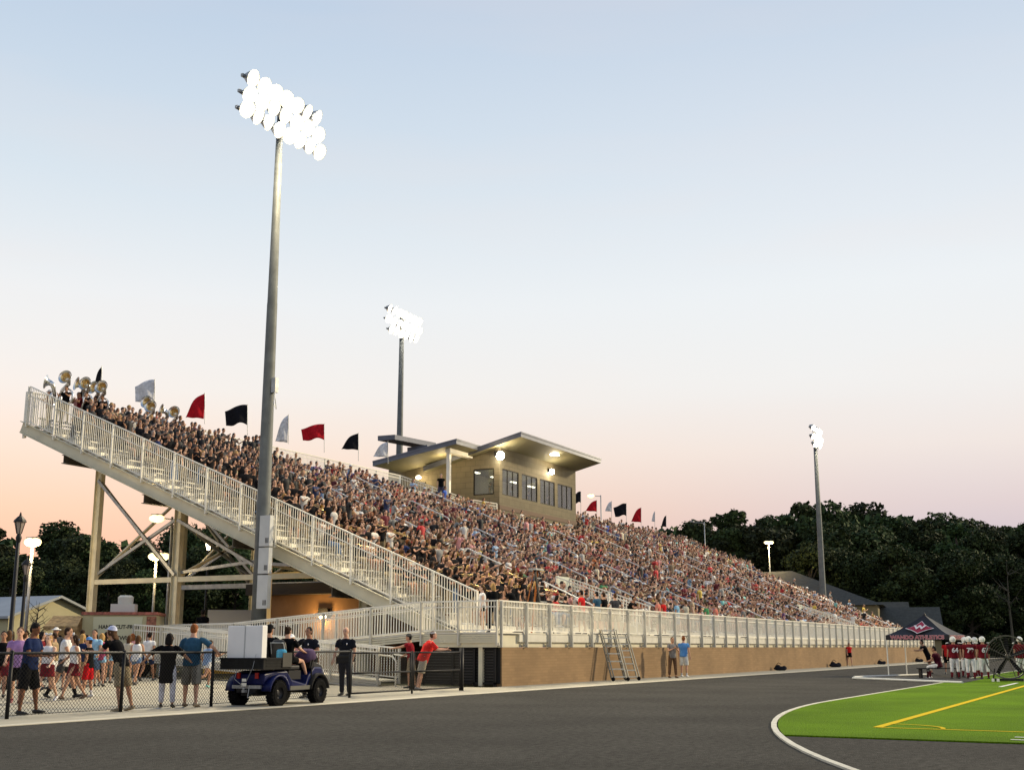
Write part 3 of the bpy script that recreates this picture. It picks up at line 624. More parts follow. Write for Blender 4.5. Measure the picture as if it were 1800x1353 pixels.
lamppost(1056, 870, 128, ('h', [-1.0]), 'lit light pole just right of the press box among flags')

# ================================================================ flags
def flag(px, ytop, ybot, dirn, wpx, hpx, col, cname, where, F, droop=.35, shape='tri'):
    top = far(px, ytop, F); bot = far(px, ybot, F); s = F/2150.
    t_ = thing('flag', (bot.x, bot.y, bot.z), '%s flag %s' % (cname, where), 'flag', 'team flags along the top rail')
    mb = MB(); mb.tube([bot, top], .018, 6); mb.build('pole', GALV, t_)
    n = 12; k = 7; W, Hh = wpx*s, hpx*s; vs = []; fs = []; U = Vector((sy, -cy, 0))*dirn; D = Vector((cy, sy, 0))
    for i in range(n+1):
        u = i/n
        for j in range(k+1):
            v = j/k
            if shape == 'tri': dzv = -Hh*(u*.95+(1-u)*v*1.0)+Hh*.25*math.sin(u*PI)*(1-v)
            elif shape == 'down': dzv = -Hh*(u*.55+(1-u*.55)*v)
            else: dzv = -Hh*(droop*u*u+v*(1-.25*u))+.05*Hh*math.sin(u*7)
            w_ = math.sin(u*8+v*2)*.10*W
            vs.append(top+U*(W*u*(1-(.12*v if shape != 'down' else .6*v*0)))+D*w_+Vector((0,0,dzv-.05)))
    for i in range(n):
        for j in range(k): a = i*(k+1)+j; fs.append((a, a+1, a+k+2, a+k+1))
    mb = MB(); mb.add(vs, fs); o = mb.build('cloth', CLOTH, t_, smooth=True); o.color = (*col, 1)
    md = o.modifiers.new('thick', 'SOLIDIFY'); md.thickness = .006
RED, BLKC, WHC = (.45, .012, .02), (.012, .012, .016), (.62, .62, .64)
FL = [(179, 643, 690, -1, 12, 40, BLKC, 'narrow black', 'leftmost of the row, above the sousaphones', 'tri'), (272, 666, 715, -1, 36, 38, WHC, 'white', 'between the sousaphones at the top of the band', 'sq'),
 (360, 690, 745, -1, 33, 46, RED, 'red', 'nearest red one, left of the tall pole', 'tri'), (435, 710, 765, -1, 41, 36, BLKC, 'black', 'just left of the tall floodlight pole', 'sq'),
 (507, 728, 780, -1, 22, 50, WHC, 'drooping white', 'just right of the tall floodlight pole', 'tri'), (570, 744, 795, -1, 42, 28, RED, 'broad red', 'between the tall pole and the press box', 'sq'),
 (630, 760, 810, -1, 30, 30, BLKC, 'small black', 'between the broad red flag and the press box', 'tri'), (682, 775, 815, -1, 26, 28, WHC, 'white', 'beside the left roof edge of the press box', 'tri'),
 (1021, 863, 905, -1, 14, 20, BLKC, 'black', 'tucked against the right wall of the press box', 'sq'), (1049, 878, 915, -1, 20, 20, RED, 'red', 'first red one right of the press box', 'tri'),
 (1075, 880, 915, -1, 12, 18, WHC, 'faint white', 'just right of the press box light pole', 'tri'), (1101, 884, 922, -1, 23, 22, BLKC, 'large black', 'right of the press box, second black one', 'sq'),
 (1127, 891, 930, -1, 18, 26, RED, 'red', 'rightmost red one beyond the press box', 'tri'), (1151, 898, 930, -1, 6, 18, WHC, 'thin white', 'right of the last red flag', 'tri'), (1171, 905, 930, -1, 9, 20, BLKC, 'small black', 'rightmost of the row beyond the press box', 'tri')]
for (px, yt, yb_, d_, w_, h_, c_, cn, wh, sh) in FL:
    # distance of the back rail along this line of sight
    f, r, u = ray(px, yt+20); k_ = r/f
    X = (YB*(cy+k_*sy))/(sy-k_*cy); F = X*cy+YB*sy
    flag(px, yt, yb_, d_, w_, h_, c_, cn, wh, F, shape=sh)

# ================================================================ chain link fence
CHAIN = bpy.data.materials.new('chain_link'); CHAIN.use_nodes = True; t = CHAIN.node_tree; b = t.nodes['Principled BSDF']; b.inputs['Base Color'].default_value = (.012,.012,.011,1); b.inputs['Specular IOR Level'].default_value = .05
FY = 19.1; FH = 1.22
def chain(mb, x0, x1, y, z0, z1, cell=.085, rw=.0027):
    # woven wire as two families of thin diagonal wires
    h = z1-z0; x = x0-h
    while x < x1:
        a0 = max(x, x0); za = z0+(a0-x); b0 = min(x+h, x1); zb_ = z0+(b0-x)
        if b0 > a0: mb.bar((a0, y, za), (b0, y, zb_), rw*2, rw*2, up=(0,1,0))
        a1 = max(x, x0); zc = z1-(a1-x); zd = z1-(b0-x)
        if b0 > a1: mb.bar((a1, y+.004, zc), (b0, y+.004, zd), rw*2, rw*2, up=(0,1,0))
        x += cell
posts_px = [15, 203, 373]
fx = []
for q in (-150, 15, 203, 373):
    fx.append(at(q, 1258-.06*q).x if q > 0 else 13.0)
xs = [10.6, 13.5, 16.4, 19.25, 22.0, 24.7, 27.4]
fe = thing('chain_link_fence', (10.6, FY, 0), 'low black chain-link fence between the concourse and the track', 'fence')
for x in xs:
    mb = MB(); mb.tube([(x, FY, 0), (x, FY, FH)], .037, 10); mb.ell((x, FY, FH+.0), .04, .04, .03, 8, 4); mb.build('post', BLK, fe, smooth=True)
mb = MB(); mb.tube([(xs[0], FY, FH-.03), (xs[-1], FY, FH-.03)], .026, 8); mb.build('top_rail', BLK, fe, smooth=True)
mb = MB(); mb.tube([(xs[0], FY, .06), (xs[-1], FY, .06)], .006, 6); mb.build('bottom_wire', BLK, fe)
mb = MB(); chain(mb, xs[0], xs[-1], FY, .05, FH-.05); mb.build('mesh', CHAIN, fe)
# double gate right of the cart
gt = thing('chain_link_gate', (27.5, 19.2, 0), 'black chain-link double gate behind the policeman, between cart and man in red', 'gate')
def leaf(x0, x1, y0=19.2, y1=19.2):
    mb = MB()
    for z in (.1, .62, 1.15): mb.tube([(x0, y0, z), (x1, y1, z)], .024, 8)
    for x, y in ((x0, y0), (x1, y1)): mb.tube([(x, y, .1), (x, y, 1.15)], .024, 8)
    o = mb.build('gate_leaf', BLK, gt, smooth=True)
    mb = MB(); chain(mb, x0, x1, (y0+y1)/2, .1, 1.15, .07); mb.build('mesh', CHAIN, o)
leaf(27.6, 30.55); leaf(30.75, 33.4)
for x, r_ in ((30.65, .03), (33.5, .075)):
    mb = MB(); mb.tube([(x, 19.2, 0), (x, 19.2, 1.28 if r_ > .05 else 1.2)], r_, 10); mb.build('post', BLK, gt, smooth=True)

# ================================================================ buildings beyond
brick2 = mat('orange_brick', (.30, .17, .085), .85, 0, 2, .1); t = brick2.node_tree; b = t.nodes['Principled BSDF']
tcn = t.nodes.new('ShaderNodeTexCoord'); br = t.nodes.new('ShaderNodeTexBrick'); mp_ = t.nodes.new('ShaderNodeMapping'); mp_.inputs['Rotation'].default_value = (PI/2, 0, PI/2); t.links.new(tcn.outputs['Object'], mp_.inputs[0]); t.links.new(mp_.outputs[0], br.inputs['Vector'])
br.inputs['Scale'].default_value = 1; br.inputs['Brick Width'].default_value = .4; br.inputs['Row Height'].default_value = .2; br.inputs['Mortar Size'].default_value = .01
br.inputs['Color1'].default_value = (1,1,1,1); br.inputs['Color2'].default_value = (.88,.88,.88,1); br.inputs['Mortar'].default_value = (.7,.7,.7,1)
mm = t.nodes.new('ShaderNodeVectorMath'); mm.operation = 'MULTIPLY'; src = b.inputs['Base Color'].links[0].from_socket; t.links.new(src, mm.inputs[0]); t.links.new(br.outputs[0], mm.inputs[1]); t.links.new(mm.outputs[0], b.inputs['Base Color'])
# concession block under the stand
bx = 44.0; cb = thing('concession_block', (bx, 30, .1), 'orange brick block with flat dark roof under the near end of the grandstand', 'building')
mb = MB(); mb.box((bx, 29.9, 0), (bx+14, 35.6, 3.55)); mb.build('wall', brick2, cb)
mb = MB(); mb.box((bx-.5, 29.6, 3.56), (bx+14, 36.1, 4.05)); mb.build('roof', mat('dark_roof', (.07,.06,.05), .7), cb)
mb = MB(); mb.box((bx-.2, 31.8, 2.55), (bx-.02, 32.3, 2.95)); lf = mb.build('wall_light', BLKP, cb); mb = MB(); mb.ell((bx-.2, 32.05, 2.58), .12, .2, .1, 8, 5); mb.build('bulb', GLOW, lf, smooth=True)
ptlight((bx-.45, 32.05, 2.5), 170, (1,.62,.22), .15)
mb = MB(); mb.box((bx-.06, 33.4, .2), (bx-.01, 34.4, 2.3)); mb.build('door', mat('door_brown', (.05,.03,.02), .5), cb)
# cream gabled hall, far left
def gable(name, label, cat, c, ang, L, W, He, Hr, wall, roof, ov=.4, door=None):
    t_ = thing(name, c, label, cat, rz=ang); g = 0
    mb = MB(); mb.add([(0,-W/2,g),(L,-W/2,g),(L,W/2,g),(0,W/2,g),(0,-W/2,He),(L,-W/2,He),(L,W/2,He),(0,W/2,He),(0,0,Hr),(L,0,Hr)], [(0,1,5,4),(2,3,7,6),(0,4,8,7,3),(1,2,6,9,5)]); local(mb, 'wall', wall, t_)
    sl_ = (Hr-He)/(W/2); mb = MB()
    for s_ in (-1, 1):
        e = (W/2+ov); z0 = Hr-sl_*e+.03
        mb.add([(-ov,0,Hr+.03),(L+ov,0,Hr+.03),(L+ov,s_*e,z0),(-ov,s_*e,z0),(-ov,0,Hr+.2),(L+ov,0,Hr+.2),(L+ov,s_*e,z0+.17),(-ov,s_*e,z0+.17)], [(0,1,2,3),(4,5,6,7),(0,3,7,4),(1,2,6,5),(2,3,7,6)])
    local(mb, 'roof', roof, t_)
    if door: mb = MB(); mb.box((-.03, door[0], 0), (-.005, door[1], door[2])); local(mb, 'door', mat('pale_door', (.42,.38,.24), .6), t_)
    return t_
CRM = mat('cream_siding', (.42,.38,.23), .7, 0, 1, .06); MROOF = mat('metal_roof', (.27,.29,.31), .5, .2, 1, .08)
p = far(98, 1100, 88); th = YAW+PI*.72
gable('gabled_hall', 'long cream metal hall with pale grey roof at far left', 'building', (p.x, p.y, 1.0), YAW+R(62), 26, 8.2, 2.3, 3.7, CRM, MROOF, door=(-3.2, -.6, 2.0))
# far right roofs
SHG = mat('shingle', (.050,.052,.046), .8, 0, 3, .2); SHW = mat('gable_tan', (.20,.165,.09), .7)
p = far(1594, 1137, 145); gable('house', 'far grey-roofed house with tan gable, left of the two by the tent', 'house', (p.x, p.y, -.2), YAW+R(78), 8, 10.0, 3.0, 6.5, SHW, SHG, ov=.5)
A_, B_, C_, D_, E_, F_ = far(1392, 1003, 148), far(1552, 1062, 136), far(1562, 1064, 152), far(1150, 1003, 160), far(1130, 1062, 150), far(1160, 1062, 172)
t_ = thing('pavilion', (B_.x, B_.y, 0), 'large dark grey hipped roof rising leftward behind the far rows of the crowd', 'building')
mb = MB(); ze_ = B_.z; B_, C_, E_, F_ = [Vector((q.x, q.y, ze_)) for q in (B_, C_, E_, F_)]; D_.z = A_.z
mb.add([A_, B_, C_, D_, E_, F_], [(0,3,4,1),(0,1,2),(0,2,5,3),(3,5,4),(1,4,5,2)]); mb.build('roof', SHG, t_)
mb = MB(); q4 = [B_, C_, F_, E_]; ctr = (B_+C_+F_+E_)/4; q4 = [q.lerp(ctr, .04) for q in q4]; mb.add([(q.x, q.y, -.2) for q in q4]+[(q.x, q.y, ze_-.01) for q in q4], [(0,1,5,4),(1,2,6,5),(2,3,7,6),(3,0,4,7)]); mb.build('wall', SHW, t_)
p = far(1650, 1137, 140); gable('house', 'smaller far grey-roofed house with tan gable, right of the two behind the tent', 'house', (p.x, p.y, -.2), YAW+R(76), 9, 8, 2.6, 5.75, SHW, SHG, ov=.4)

# ---------------------------------------------------------------- food trailer
def textmesh(body, size, m, parent, loc, rot, ext=.004, name='lettering', align='CENTER', bold=0.0, sx=1.):
    cu = bpy.data.curves.new('txt', 'FONT'); cu.body = body; cu.size = size; cu.extrude = ext; cu.align_x = align; cu.offset = bold
    ob = bpy.data.objects.new('txt', cu); C.objects.link(ob); dg = bpy.context.evaluated_depsgraph_get(); me = bpy.data.meshes.new_from_object(ob.evaluated_get(dg)); bpy.data.objects.remove(ob)
    me.materials.clear(); me.materials.append(m); o = bpy.data.objects.new(name, me); C.objects.link(o); o.parent = parent; o.location = loc; o.rotation_euler = rot; o.scale = (sx, 1, 1); return o
p = far(208, 1120, 47); g = gz(p.y)
ft = thing('food_trailer', (p.x, p.y, g), 'cream food trailer lettered hand cut-fries with rooftop vent and striped awning', 'food trailer', rz=YAW+PI/2+R(8))
# local frame: +x runs to the left in the photo, +y towards the viewer
FTW = mat('trailer_cream', (.42,.38,.22), .5, 0, 2, .1); FTY = mat('trailer_yellow', (.34,.26,.09), .6, 0, 3, .12)
mb = MB(); mb.box((-1.35, -2.2, .45), (1.35, 0, 1.0)); local(mb, 'skirt', FTY, ft)
mb = MB(); mb.box((-1.35, -2.2, 1.0), (1.35, 0, 2.28)); local(mb, 'body', FTW, ft)
mb = MB(); mb.box((-1.4, -2.25, 2.29), (1.4, .05, 2.4)); local(mb, 'roof', mat('trailer_roof', (.30,.10,.07), .6, 0, 8, .5), ft)
mb = MB(); mb.box((-.45, -1.2, 2.41), (.45, -.5, 2.72)); mb.lathe([(.28, 2.72), (.3, 2.98), (.22, 3.05), (0.001, 3.06)], 12, (-.05, -.8, 0)); local(mb, 'roof_vent', mat('vent_white', (.5,.5,.46), .5), ft)
mb = MB(); mb.box((-.85, .01, 1.05), (.95, .035, 2.22)); sg = local(mb, 'sign', mat('sign_cream', (.5,.49,.33), .5), ft)
INK = mat('ink', (.03,.03,.025), .6)
textmesh('HAND CUT-FRIES', .20, INK, sg, (0, .04, 1.78), (PI/2, 0, PI), bold=.006, sx=.95)
textmesh('BRATWURST', .22, INK, sg, (-.15, .04, 1.36), (PI/2, 0, PI), bold=.006, sx=.95)
mb = MB(); mb.box((-1.36, .012, 1.02), (-1.0, .03, 2.24)); local(mb, 'painted_panel', mat('red_panel', (.25,.10,.06), .6, 0, 12, .6), ft)
mb = MB(); mb.add([(1.36, .02, 2.25), (2.4, .02, 2.25), (2.5, 1.1, 1.85), (1.3, 1.1, 1.85), (1.3, 1.1, 1.7), (2.5, 1.1, 1.7)], [(0,1,2,3),(3,2,5,4)]); mb.box((1.36, -2.2, .45), (2.4, -.1, 2.2)); local(mb, 'awning', mat('awning_stripe', (.30,.20,.09), .7, 0, 6, .45), ft)
for q in (-.9, .9): mb = MB(); mb.lathe([(.001,-.1),(.3,-.1),(.32,0),(.3,.1),(.001,.1)], 14, (q, -.25, .32), Matrix.Rotation(PI/2,3,'X')); local(mb, 'wheel', RUB, ft, True)
p = far(405, 1083, 60); g = gz(p.y); wv = thing('white_trailer', (p.x, p.y, g), 'low white box trailer seen over the ramp rail under the grandstand', 'trailer', rz=YAW+R(100))
mb = MB(); mb.box((-1.2, -1.2, .5), (1.0, 1.2, 2.75)); local(mb, 'body', mat('trailer_white', (.6,.6,.56), .5), wv)
mb = MB(); mb.box((.4, -1.23, 1.9), (.95, -1.205, 2.5)); mb.box((-.9, -1.23, .7), (-.2, -1.205, 2.5)); local(mb, 'window', BLKP, wv)
for q in (-.7, .6): mb = MB(); mb.lathe([(.001,-.1),(.3,-.1),(.32,0),(.3,.1),(.001,.1)], 14, (q, -1.1, .32), Matrix.Rotation(PI/2,3,'X')); local(mb, 'wheel', RUB, wv, True)
# low kerb wall, yellow light painted into its colour, beyond the fence, left of the ramp foot
kw = MB(); a = at(362, 1183, True); c = at(432, 1183, True); d = (c-a).normalized(); nn = Vector((-d.y, d.x, 0))
kw.add([a, c+d*1.5, c+d*1.5+nn*.5, a+nn*.5, a+Vector((0,0,.36)), c+d*1.5+Vector((0,0,.36)), c+d*1.5+nn*.5+Vector((0,0,.36)), a+nn*.5+Vector((0,0,.36))], [(0,1,5,4),(1,2,6,5),(2,3,7,6),(3,0,4,7),(4,5,6,7)])
tag(kw.build('low_wall', mat('yellow_lit_kerb', (.55,.36,.08), .6, 0, 2, .08)), 'low wall coloured with painted-in yellow light behind the cart at the ramp foot', 'low wall')

# ================================================================ trees
LEAF = bpy.data.materials.new('leaves'); LEAF.use_nodes = True; t = LEAF.node_tree; b = t.nodes['Principled BSDF']; b.inputs['Roughness'].default_value = .8; b.inputs['Specular IOR Level'].default_value = .2
ge = t.nodes.new('ShaderNodeNewGeometry'); oi = t.nodes.new('ShaderNodeObjectInfo'); cr = t.nodes.new('ShaderNodeValToRGB'); t.links.new(ge.outputs['Random Per Island'], cr.inputs[0])
cr.color_ramp.elements[0].color = (.012,.022,.008,1); cr.color_ramp.elements[1].color = (.052,.072,.022,1)
hs = t.nodes.new('ShaderNodeHueSaturation'); t.links.new(cr.outputs[0], hs.inputs['Color']); mrn = t.nodes.new('ShaderNodeMapRange'); t.links.new(oi.outputs['Random'], mrn.inputs['Value']); mrn.inputs['To Min'].default_value = .55; mrn.inputs['To Max'].default_value = 1.5
t.links.new(mrn.outputs[0], hs.inputs['Value']); mh = t.nodes.new('ShaderNodeMapRange'); t.links.new(oi.outputs['Random'], mh.inputs['Value']); mh.inputs['To Min'].default_value = .48; mh.inputs['To Max'].default_value = .53; t.links.new(mh.outputs[0], hs.inputs['Hue'])
t.links.new(hs.outputs[0], b.inputs['Base Color'])
BARK = mat('bark', (.05,.042,.034), .9, 0, 3, .3)
def leafmesh(name, lobes, nleaf, size, rng):
    V = []; tot = sum(l[3]**2 for l in lobes)
    for (cx, cy2, cz, r_, fl) in lobes:
        n = int(nleaf*r_*r_/tot); d = rng.normal(size=(n, 3)); d /= np.linalg.norm(d, axis=1)[:, None]
        rad = r_*(.62+.42*rng.random(n)**.6)*(1+.22*np.sin(d[:,0]*5+cx)*np.cos(d[:,1]*6+cz)); c = np.stack([cx+d[:,0]*rad, cy2+d[:,1]*rad, cz+d[:,2]*rad*fl], 1)
        a = rng.normal(size=(n, 3)); a /= np.linalg.norm(a, axis=1)[:, None]; b2 = np.cross(a, d+rng.normal(size=(n,3))*.7); b2 /= np.linalg.norm(b2, axis=1)[:, None]+1e-6
        s = size*(.5+rng.random(n))[:, None]
        V.append(np.stack([c-a*s-b2*s*.5, c+a*s*.3-b2*s*.7, c+a*s+b2*s*.4, c-a*s*.2+b2*s*.8], 1).reshape(-1, 3))
    V = np.concatenate(V); n = len(V)//4; me = bpy.data.meshes.new(name); me.vertices.add(len(V)); me.vertices.foreach_set('co', V.astype(np.float32).ravel())
    me.loops.add(4*n); me.loops.foreach_set('vertex_index', np.arange(4*n, dtype=np.int32)); me.polygons.add(n); me.polygons.foreach_set('loop_start', np.arange(0, 4*n, 4, dtype=np.int32)); me.update(); me.materials.append(LEAF); return me
def trunkmesh(H, lobes, rng, pine=False):
    mb = MB(); top = H*(.9 if pine else .72); p0 = Vector((0,0,-.3)); pts = [p0]; 
    for k in range(1, 6): pts.append(Vector((rng.normal()*.12, rng.normal()*.12, top*k/5)))
    mb.tube(pts, [.32-.05*k for k in range(6)], 8)
    for (cx, cy2, cz, r_, fl) in lobes:
        z0 = min(top*.95, max(H*.25, cz-r_*.9)); mb.tube([(0,0,z0-.3), (cx*.5, cy2*.5, (z0+cz)/2), (cx, cy2, cz)], [.12,.08,.03], 5)
    return mb.mesh('trunk', BARK)
variants = []
for vi in range(6):
    rng = np.random.default_rng(50+vi); pine = vi in (2, 5); H = 14.0; lobes = []
    if pine:
        for k in range(13):
            z = 7.5+6.2*rng.random(); a = rng.random()*6.28; rr = (14.4-z)*.38*rng.random()**.5+.3; lobes.append((rr*math.cos(a), rr*math.sin(a), z, .8+.7*rng.random(), .6))
        lobes.append((0,0,13.6,.9,.8))
    else:
        for k in range(24):
            z = 3.2+10*rng.random()**.8; a = rng.random()*6.28; w_ = 3.4*math.sin(min(1, max(.15, (z-1)/13))*PI*.93)**.6; rr = w_*rng.random()**.5; lobes.append((rr*math.cos(a), rr*math.sin(a), z, .75+1.35*rng.random(), .78))
        for k in range(5): a = rng.random()*6.28; lobes.append((2.6*math.cos(a), 2.6*math.sin(a), 1.5+rng.random(), 1.3, .9))
    variants.append((leafmesh('crown', lobes, 15000 if not pine else 9000, .165, rng), trunkmesh(H, lobes, rng, pine), pine))
def tree(p, H, vi, label, group):
    cm, tm, pine = variants[vi]; t_ = thing('pine_tree' if pine else 'tree', p, label, 'tree', group, rz=random.uniform(0, 6.28)); s = H/14.6; t_.scale = (s*random.uniform(1.0,1.3), s*random.uniform(1.0,1.3), s)
    a = bpy.data.objects.new('crown', cm); C.objects.link(a); a.parent = t_
    b_ = bpy.data.objects.new('trunk', tm); C.objects.link(b_); b_.parent = t_
# skyline as (x, y of the top) read off the photograph
SKY_L = [(-60,930),(0,930),(45,960),(85,925),(120,930),(150,950),(185,930),(225,945),(262,975),(300,945),(345,915),(390,935),(430,905),(480,950)]
SKY_R = [(1230,925),(1262,903),(1300,905),(1345,925),(1395,898),(1440,893),(1480,915),(1530,902),(1580,893),(1625,910),(1655,925),(1700,900),(1745,922),(1790,910),(1835,905)]
def skyline(S, x):
    for (x0, y0), (x1, y1) in zip(S, S[1:]):
        if x0 <= x <= x1: return y0+(y1-y0)*(x-x0)/(x1-x0)
    return S[0][1] if x < S[0][0] else S[-1][1]
cols = ['dark', 'dusky', 'dense', 'shadowy', 'loose', 'tall', 'full', 'ragged']
def loc_word(x):
    marks = [(-200,'at the far left edge of the photo'),(20,'behind the leftmost lantern'),(70,'behind the leftmost glowing lamp'),(120,'above the cream hall'),(165,'behind the first steel column'),(215,'between the first and second columns'),(275,'behind the lamp between the columns'),(330,'behind the second steel column'),(385,'behind the braces under the stand'),(440,'behind the tall floodlight pole'),(500,'under the stand right of the tall pole'),
     (1200,'above the far rows of the crowd'),(1238,'behind the unlit grey light pole'),(1290,'between the two far light poles'),(1351,'behind the far lit light pole'),(1395,'left of the far floodlight pole'),(1430,'behind the far floodlight pole'),(1480,'above the long grey roof'),(1540,'above the left far house'),(1590,'above the right far house'),(1640,'above the canopy tent'),(1690,'above the football players'),(1740,'left of the big fan'),(1775,'above the big fan'),(1815,'at the far right edge of the photo')]
    return min(marks, key=lambda m: abs(m[0]-x))[1]
used = {}
def plant_row(S, x0, x1, step, F0, dy, rowname, vis=(0,1,3,4,2,5)):
    x = x0; i = 0
    while x < x1:
        xx = x+random.uniform(-.3,.3)*step; F = F0*random.uniform(.96, 1.05); y = skyline(S, xx)+dy+random.uniform(-16, 20)
        p = far(xx, 1137, F); top = far(xx, y, F); g = gz(p.y); vi = vis[(i*5+int(xx)) % len(vis)]
        kind = 'pine' if vi in (2,5) else 'tree'; key = (loc_word(xx), rowname); used[key] = used.get(key, 0)+1
        ad = cols[(used[key]*3+len(key[0])) % len(cols)] if used[key] > 1 else 'dark'
        ordn = ['', 'another ', 'a third ', 'a fourth ', 'a fifth ', 'a sixth '][min(5, used[key]-1)]
        tree((p.x, p.y, g), top.z-g, vi, '%s%s %s %s, %s' % (ordn, ad, 'pine' if kind == 'pine' else kind, rowname, key[0]), 'trees beyond the stadium'); x += step; i += 1
plant_row(SKY_L, -50, 560, 34, 150, 0, 'on the skyline')
plant_row(SKY_L, -60, 560, 40, 132, 50, 'in the front row', (0,1,3,4))
plant_row(SKY_R, 1215, 1850, 30, 178, 0, 'on the skyline')
plant_row(SKY_R, 1300, 1860, 44, 205, 0, 'of the rear row', (0,1,3,4))
plant_row(SKY_R, 1420, 1870, 40, 160, 60, 'in the front row', (0,1,3,4))
# far woodland mass behind, nothing one could count
rng = np.random.default_rng(5); lobes = []
for S, a, b_, F in ((SKY_L, -140, 900, 172), (SKY_R, 1180, 1900, 200)):
    x = a
    while x < b_:
        p = far(x, 1137, F); yy = skyline(S, x)+40 if x < 600 else (skyline(S, x)+26 if x > 1100 else 975); top = far(x, yy, F)
        z = .5
        while z < top.z: lobes.append((p.x+rng.normal()*1.5, p.y+rng.normal()*1.5, z, 2.3, .9)); z += 2.2
        x += 22
me = leafmesh('woodland', lobes, 90000, .55, rng); o = bpy.data.objects.new('woodland', me); C.objects.link(o); tag(o, 'dark mass of woods filling in behind the trees', 'woods', kind='stuff')
# two pale bare trees in the wood, one small bare tree by the cream hall
for px, yb_, yt, F, lab in ((1782, 1130, 985, 150, 'pale bare-stemmed tree at the far right edge before the dark wood'), (1592, 1060, 985, 165, 'pale slim stem standing above the right far house'), (62, 1120, 1058, 50, 'small leafless tree before the cream hall')):
    p = far(px, 1137, F); top = far(px, yt, F); g = gz(p.y); H = top.z-g; t_ = thing('bare_tree', (p.x, p.y, g), lab, 'tree'); rr = random.Random(px)
    mb = MB(); s = H/10; mb.tube([(0,0,-.1), (.1*s,.05*s,H*.3), (-.15*s,.1*s,H*.6), (.1*s,0,H)], [.16*s+.02,.12*s+.015,.07*s+.01,.01], 7); local(mb, 'trunk', mat('pale_bark', (.06,.055,.042), .9), t_)
    mb = MB()
    for k in range(26 if F < 100 else 9):
        z = H*rr.uniform(.45,.9); a = rr.uniform(0, 6.28); L = (1-z/H*.6)*H*.32; e = Vector((math.cos(a)*L, math.sin(a)*L, z+L*rr.uniform(.5,1.1)))
        mb.tube([(0,0,z), (e.x*.5, e.y*.5, z+(e.z-z)*.4), e], [.05*s+.006,.03*s+.005,.004], 4)
        for q in range(2): f2 = e*.7+Vector((rr.uniform(-1,1), rr.uniform(-1,1), rr.uniform(.2,1)))*L*.4; f2.z = max(f2.z, z); mb.tube([(e.x*.5,e.y*.5,z+(e.z-z)*.4), f2], [.02*s+.004,.003], 4)
    local(mb, 'branches', mat('pale_bark', (.06,.055,.042), .9), t_)
# ================================================================ people
POSES = {
 'stand': dict(lean=.02, L=(.05,.05,.06), R=(-.04,.04,.07), LA=(.05,.12,.2,0), RA=(.0,.14,.25,0)),
 'stand2': dict(lean=.03, L=(.12,.10,.08), R=(-.10,.02,.05), LA=(-.1,.1,.5,.1), RA=(.2,.16,.3,0)),
 'walk': dict(lean=.05, L=(.42,.12,.03), R=(-.30,.25,.03), LA=(-.35,.1,.3,0), RA=(.4,.1,.5,0)),
 'walk2': dict(lean=.04, L=(-.28,.35,.03), R=(.38,.10,.03), LA=(.35,.1,.5,0), RA=(-.3,.1,.25,0)),
 'run': dict(lean=.16, L=(.75,1.0,.03), R=(-.45,.9,.03), LA=(-.6,.15,1.3,0), RA=(.6,.15,1.3,0)),
 'phone': dict(lean=.06, L=(.12,.03,.20), R=(.0,.02,.22), LA=(.25,.12,1.25,.35), RA=(.28,.12,1.2,.3), head=(0,.25)),
 'rail_back': dict(lean=-.02, L=(.1,.05,.05), R=(-.02,.1,.1), LA=(-.35,.95,.9,-.2), RA=(-.3,.8,1.0,-.2)),
 'rail_lean': dict(lean=.42, L=(-.12,.02,.08), R=(-.25,-.0,.08), LA=(.75,.2,.9,.1), RA=(.7,.2,.9,.1), head=(0,-.25)),
 'hips': dict(lean=.02, L=(.04,.03,.12), R=(-.03,.03,.12), LA=(-.1,.7,1.5,.75), RA=(-.1,.7,1.5,.75)),
 'elbow_rail': dict(lean=.04, L=(.1,.05,.08), R=(-.05,.05,.1), LA=(.1,.35,1.5,.5), RA=(-.05,1.0,1.15,.4)),
 'point': dict(lean=.12, L=(.1,.1,.07), R=(-.1,.05,.08), LA=(1.25,.15,.15,0), RA=(.2,.1,.9,.2)),
 'cross': dict(lean=.03, L=(.04,.03,.08), R=(-.03,.03,.10), LA=(.35,.2,1.9,.9), RA=(.4,.2,1.8,.9)),
 'play': dict(lean=.02, L=(.05,.04,.08), R=(-.03,.03,.08), LA=(.75,.25,1.15,.3), RA=(.8,.2,1.25,.25), head=(0,.05)),
 'sit': dict(lean=.22, L=(1.45,1.4,.10), R=(1.5,1.55,.12), LA=(.55,.15,.7,.15), RA=(.5,.15,.8,.15), seat=.50),
 'sit_up': dict(lean=.05, L=(1.45,1.45,.08), R=(1.45,1.35,.10), LA=(.3,.12,1.1,.3), RA=(.35,.12,1.0,.3), seat=.50),
 'sit_lean': dict(lean=.55, L=(1.45,1.45,.16), R=(1.45,1.5,.16), LA=(.9,.2,.9,.3), RA=(.85,.2,1.0,.3), seat=.50, head=(0,-.35)),
 'sit_clap': dict(lean=.10, L=(1.45,1.4,.08), R=(1.5,1.45,.08), LA=(.9,.15,1.3,.35), RA=(.9,.15,1.2,.35), seat=.50),
 'sit_play': dict(lean=.08, L=(1.45,1.4,.10), R=(1.5,1.45,.12), LA=(1.1,.25,.7,.3), RA=(1.0,.3,1.0,.3), seat=.50),
 'drive': dict(lean=-.08, L=(1.35,.55,.06), R=(1.5,1.0,.1), LA=(.8,.1,.6,.1), RA=(.75,.15,.5,.1), seat=.34),
}
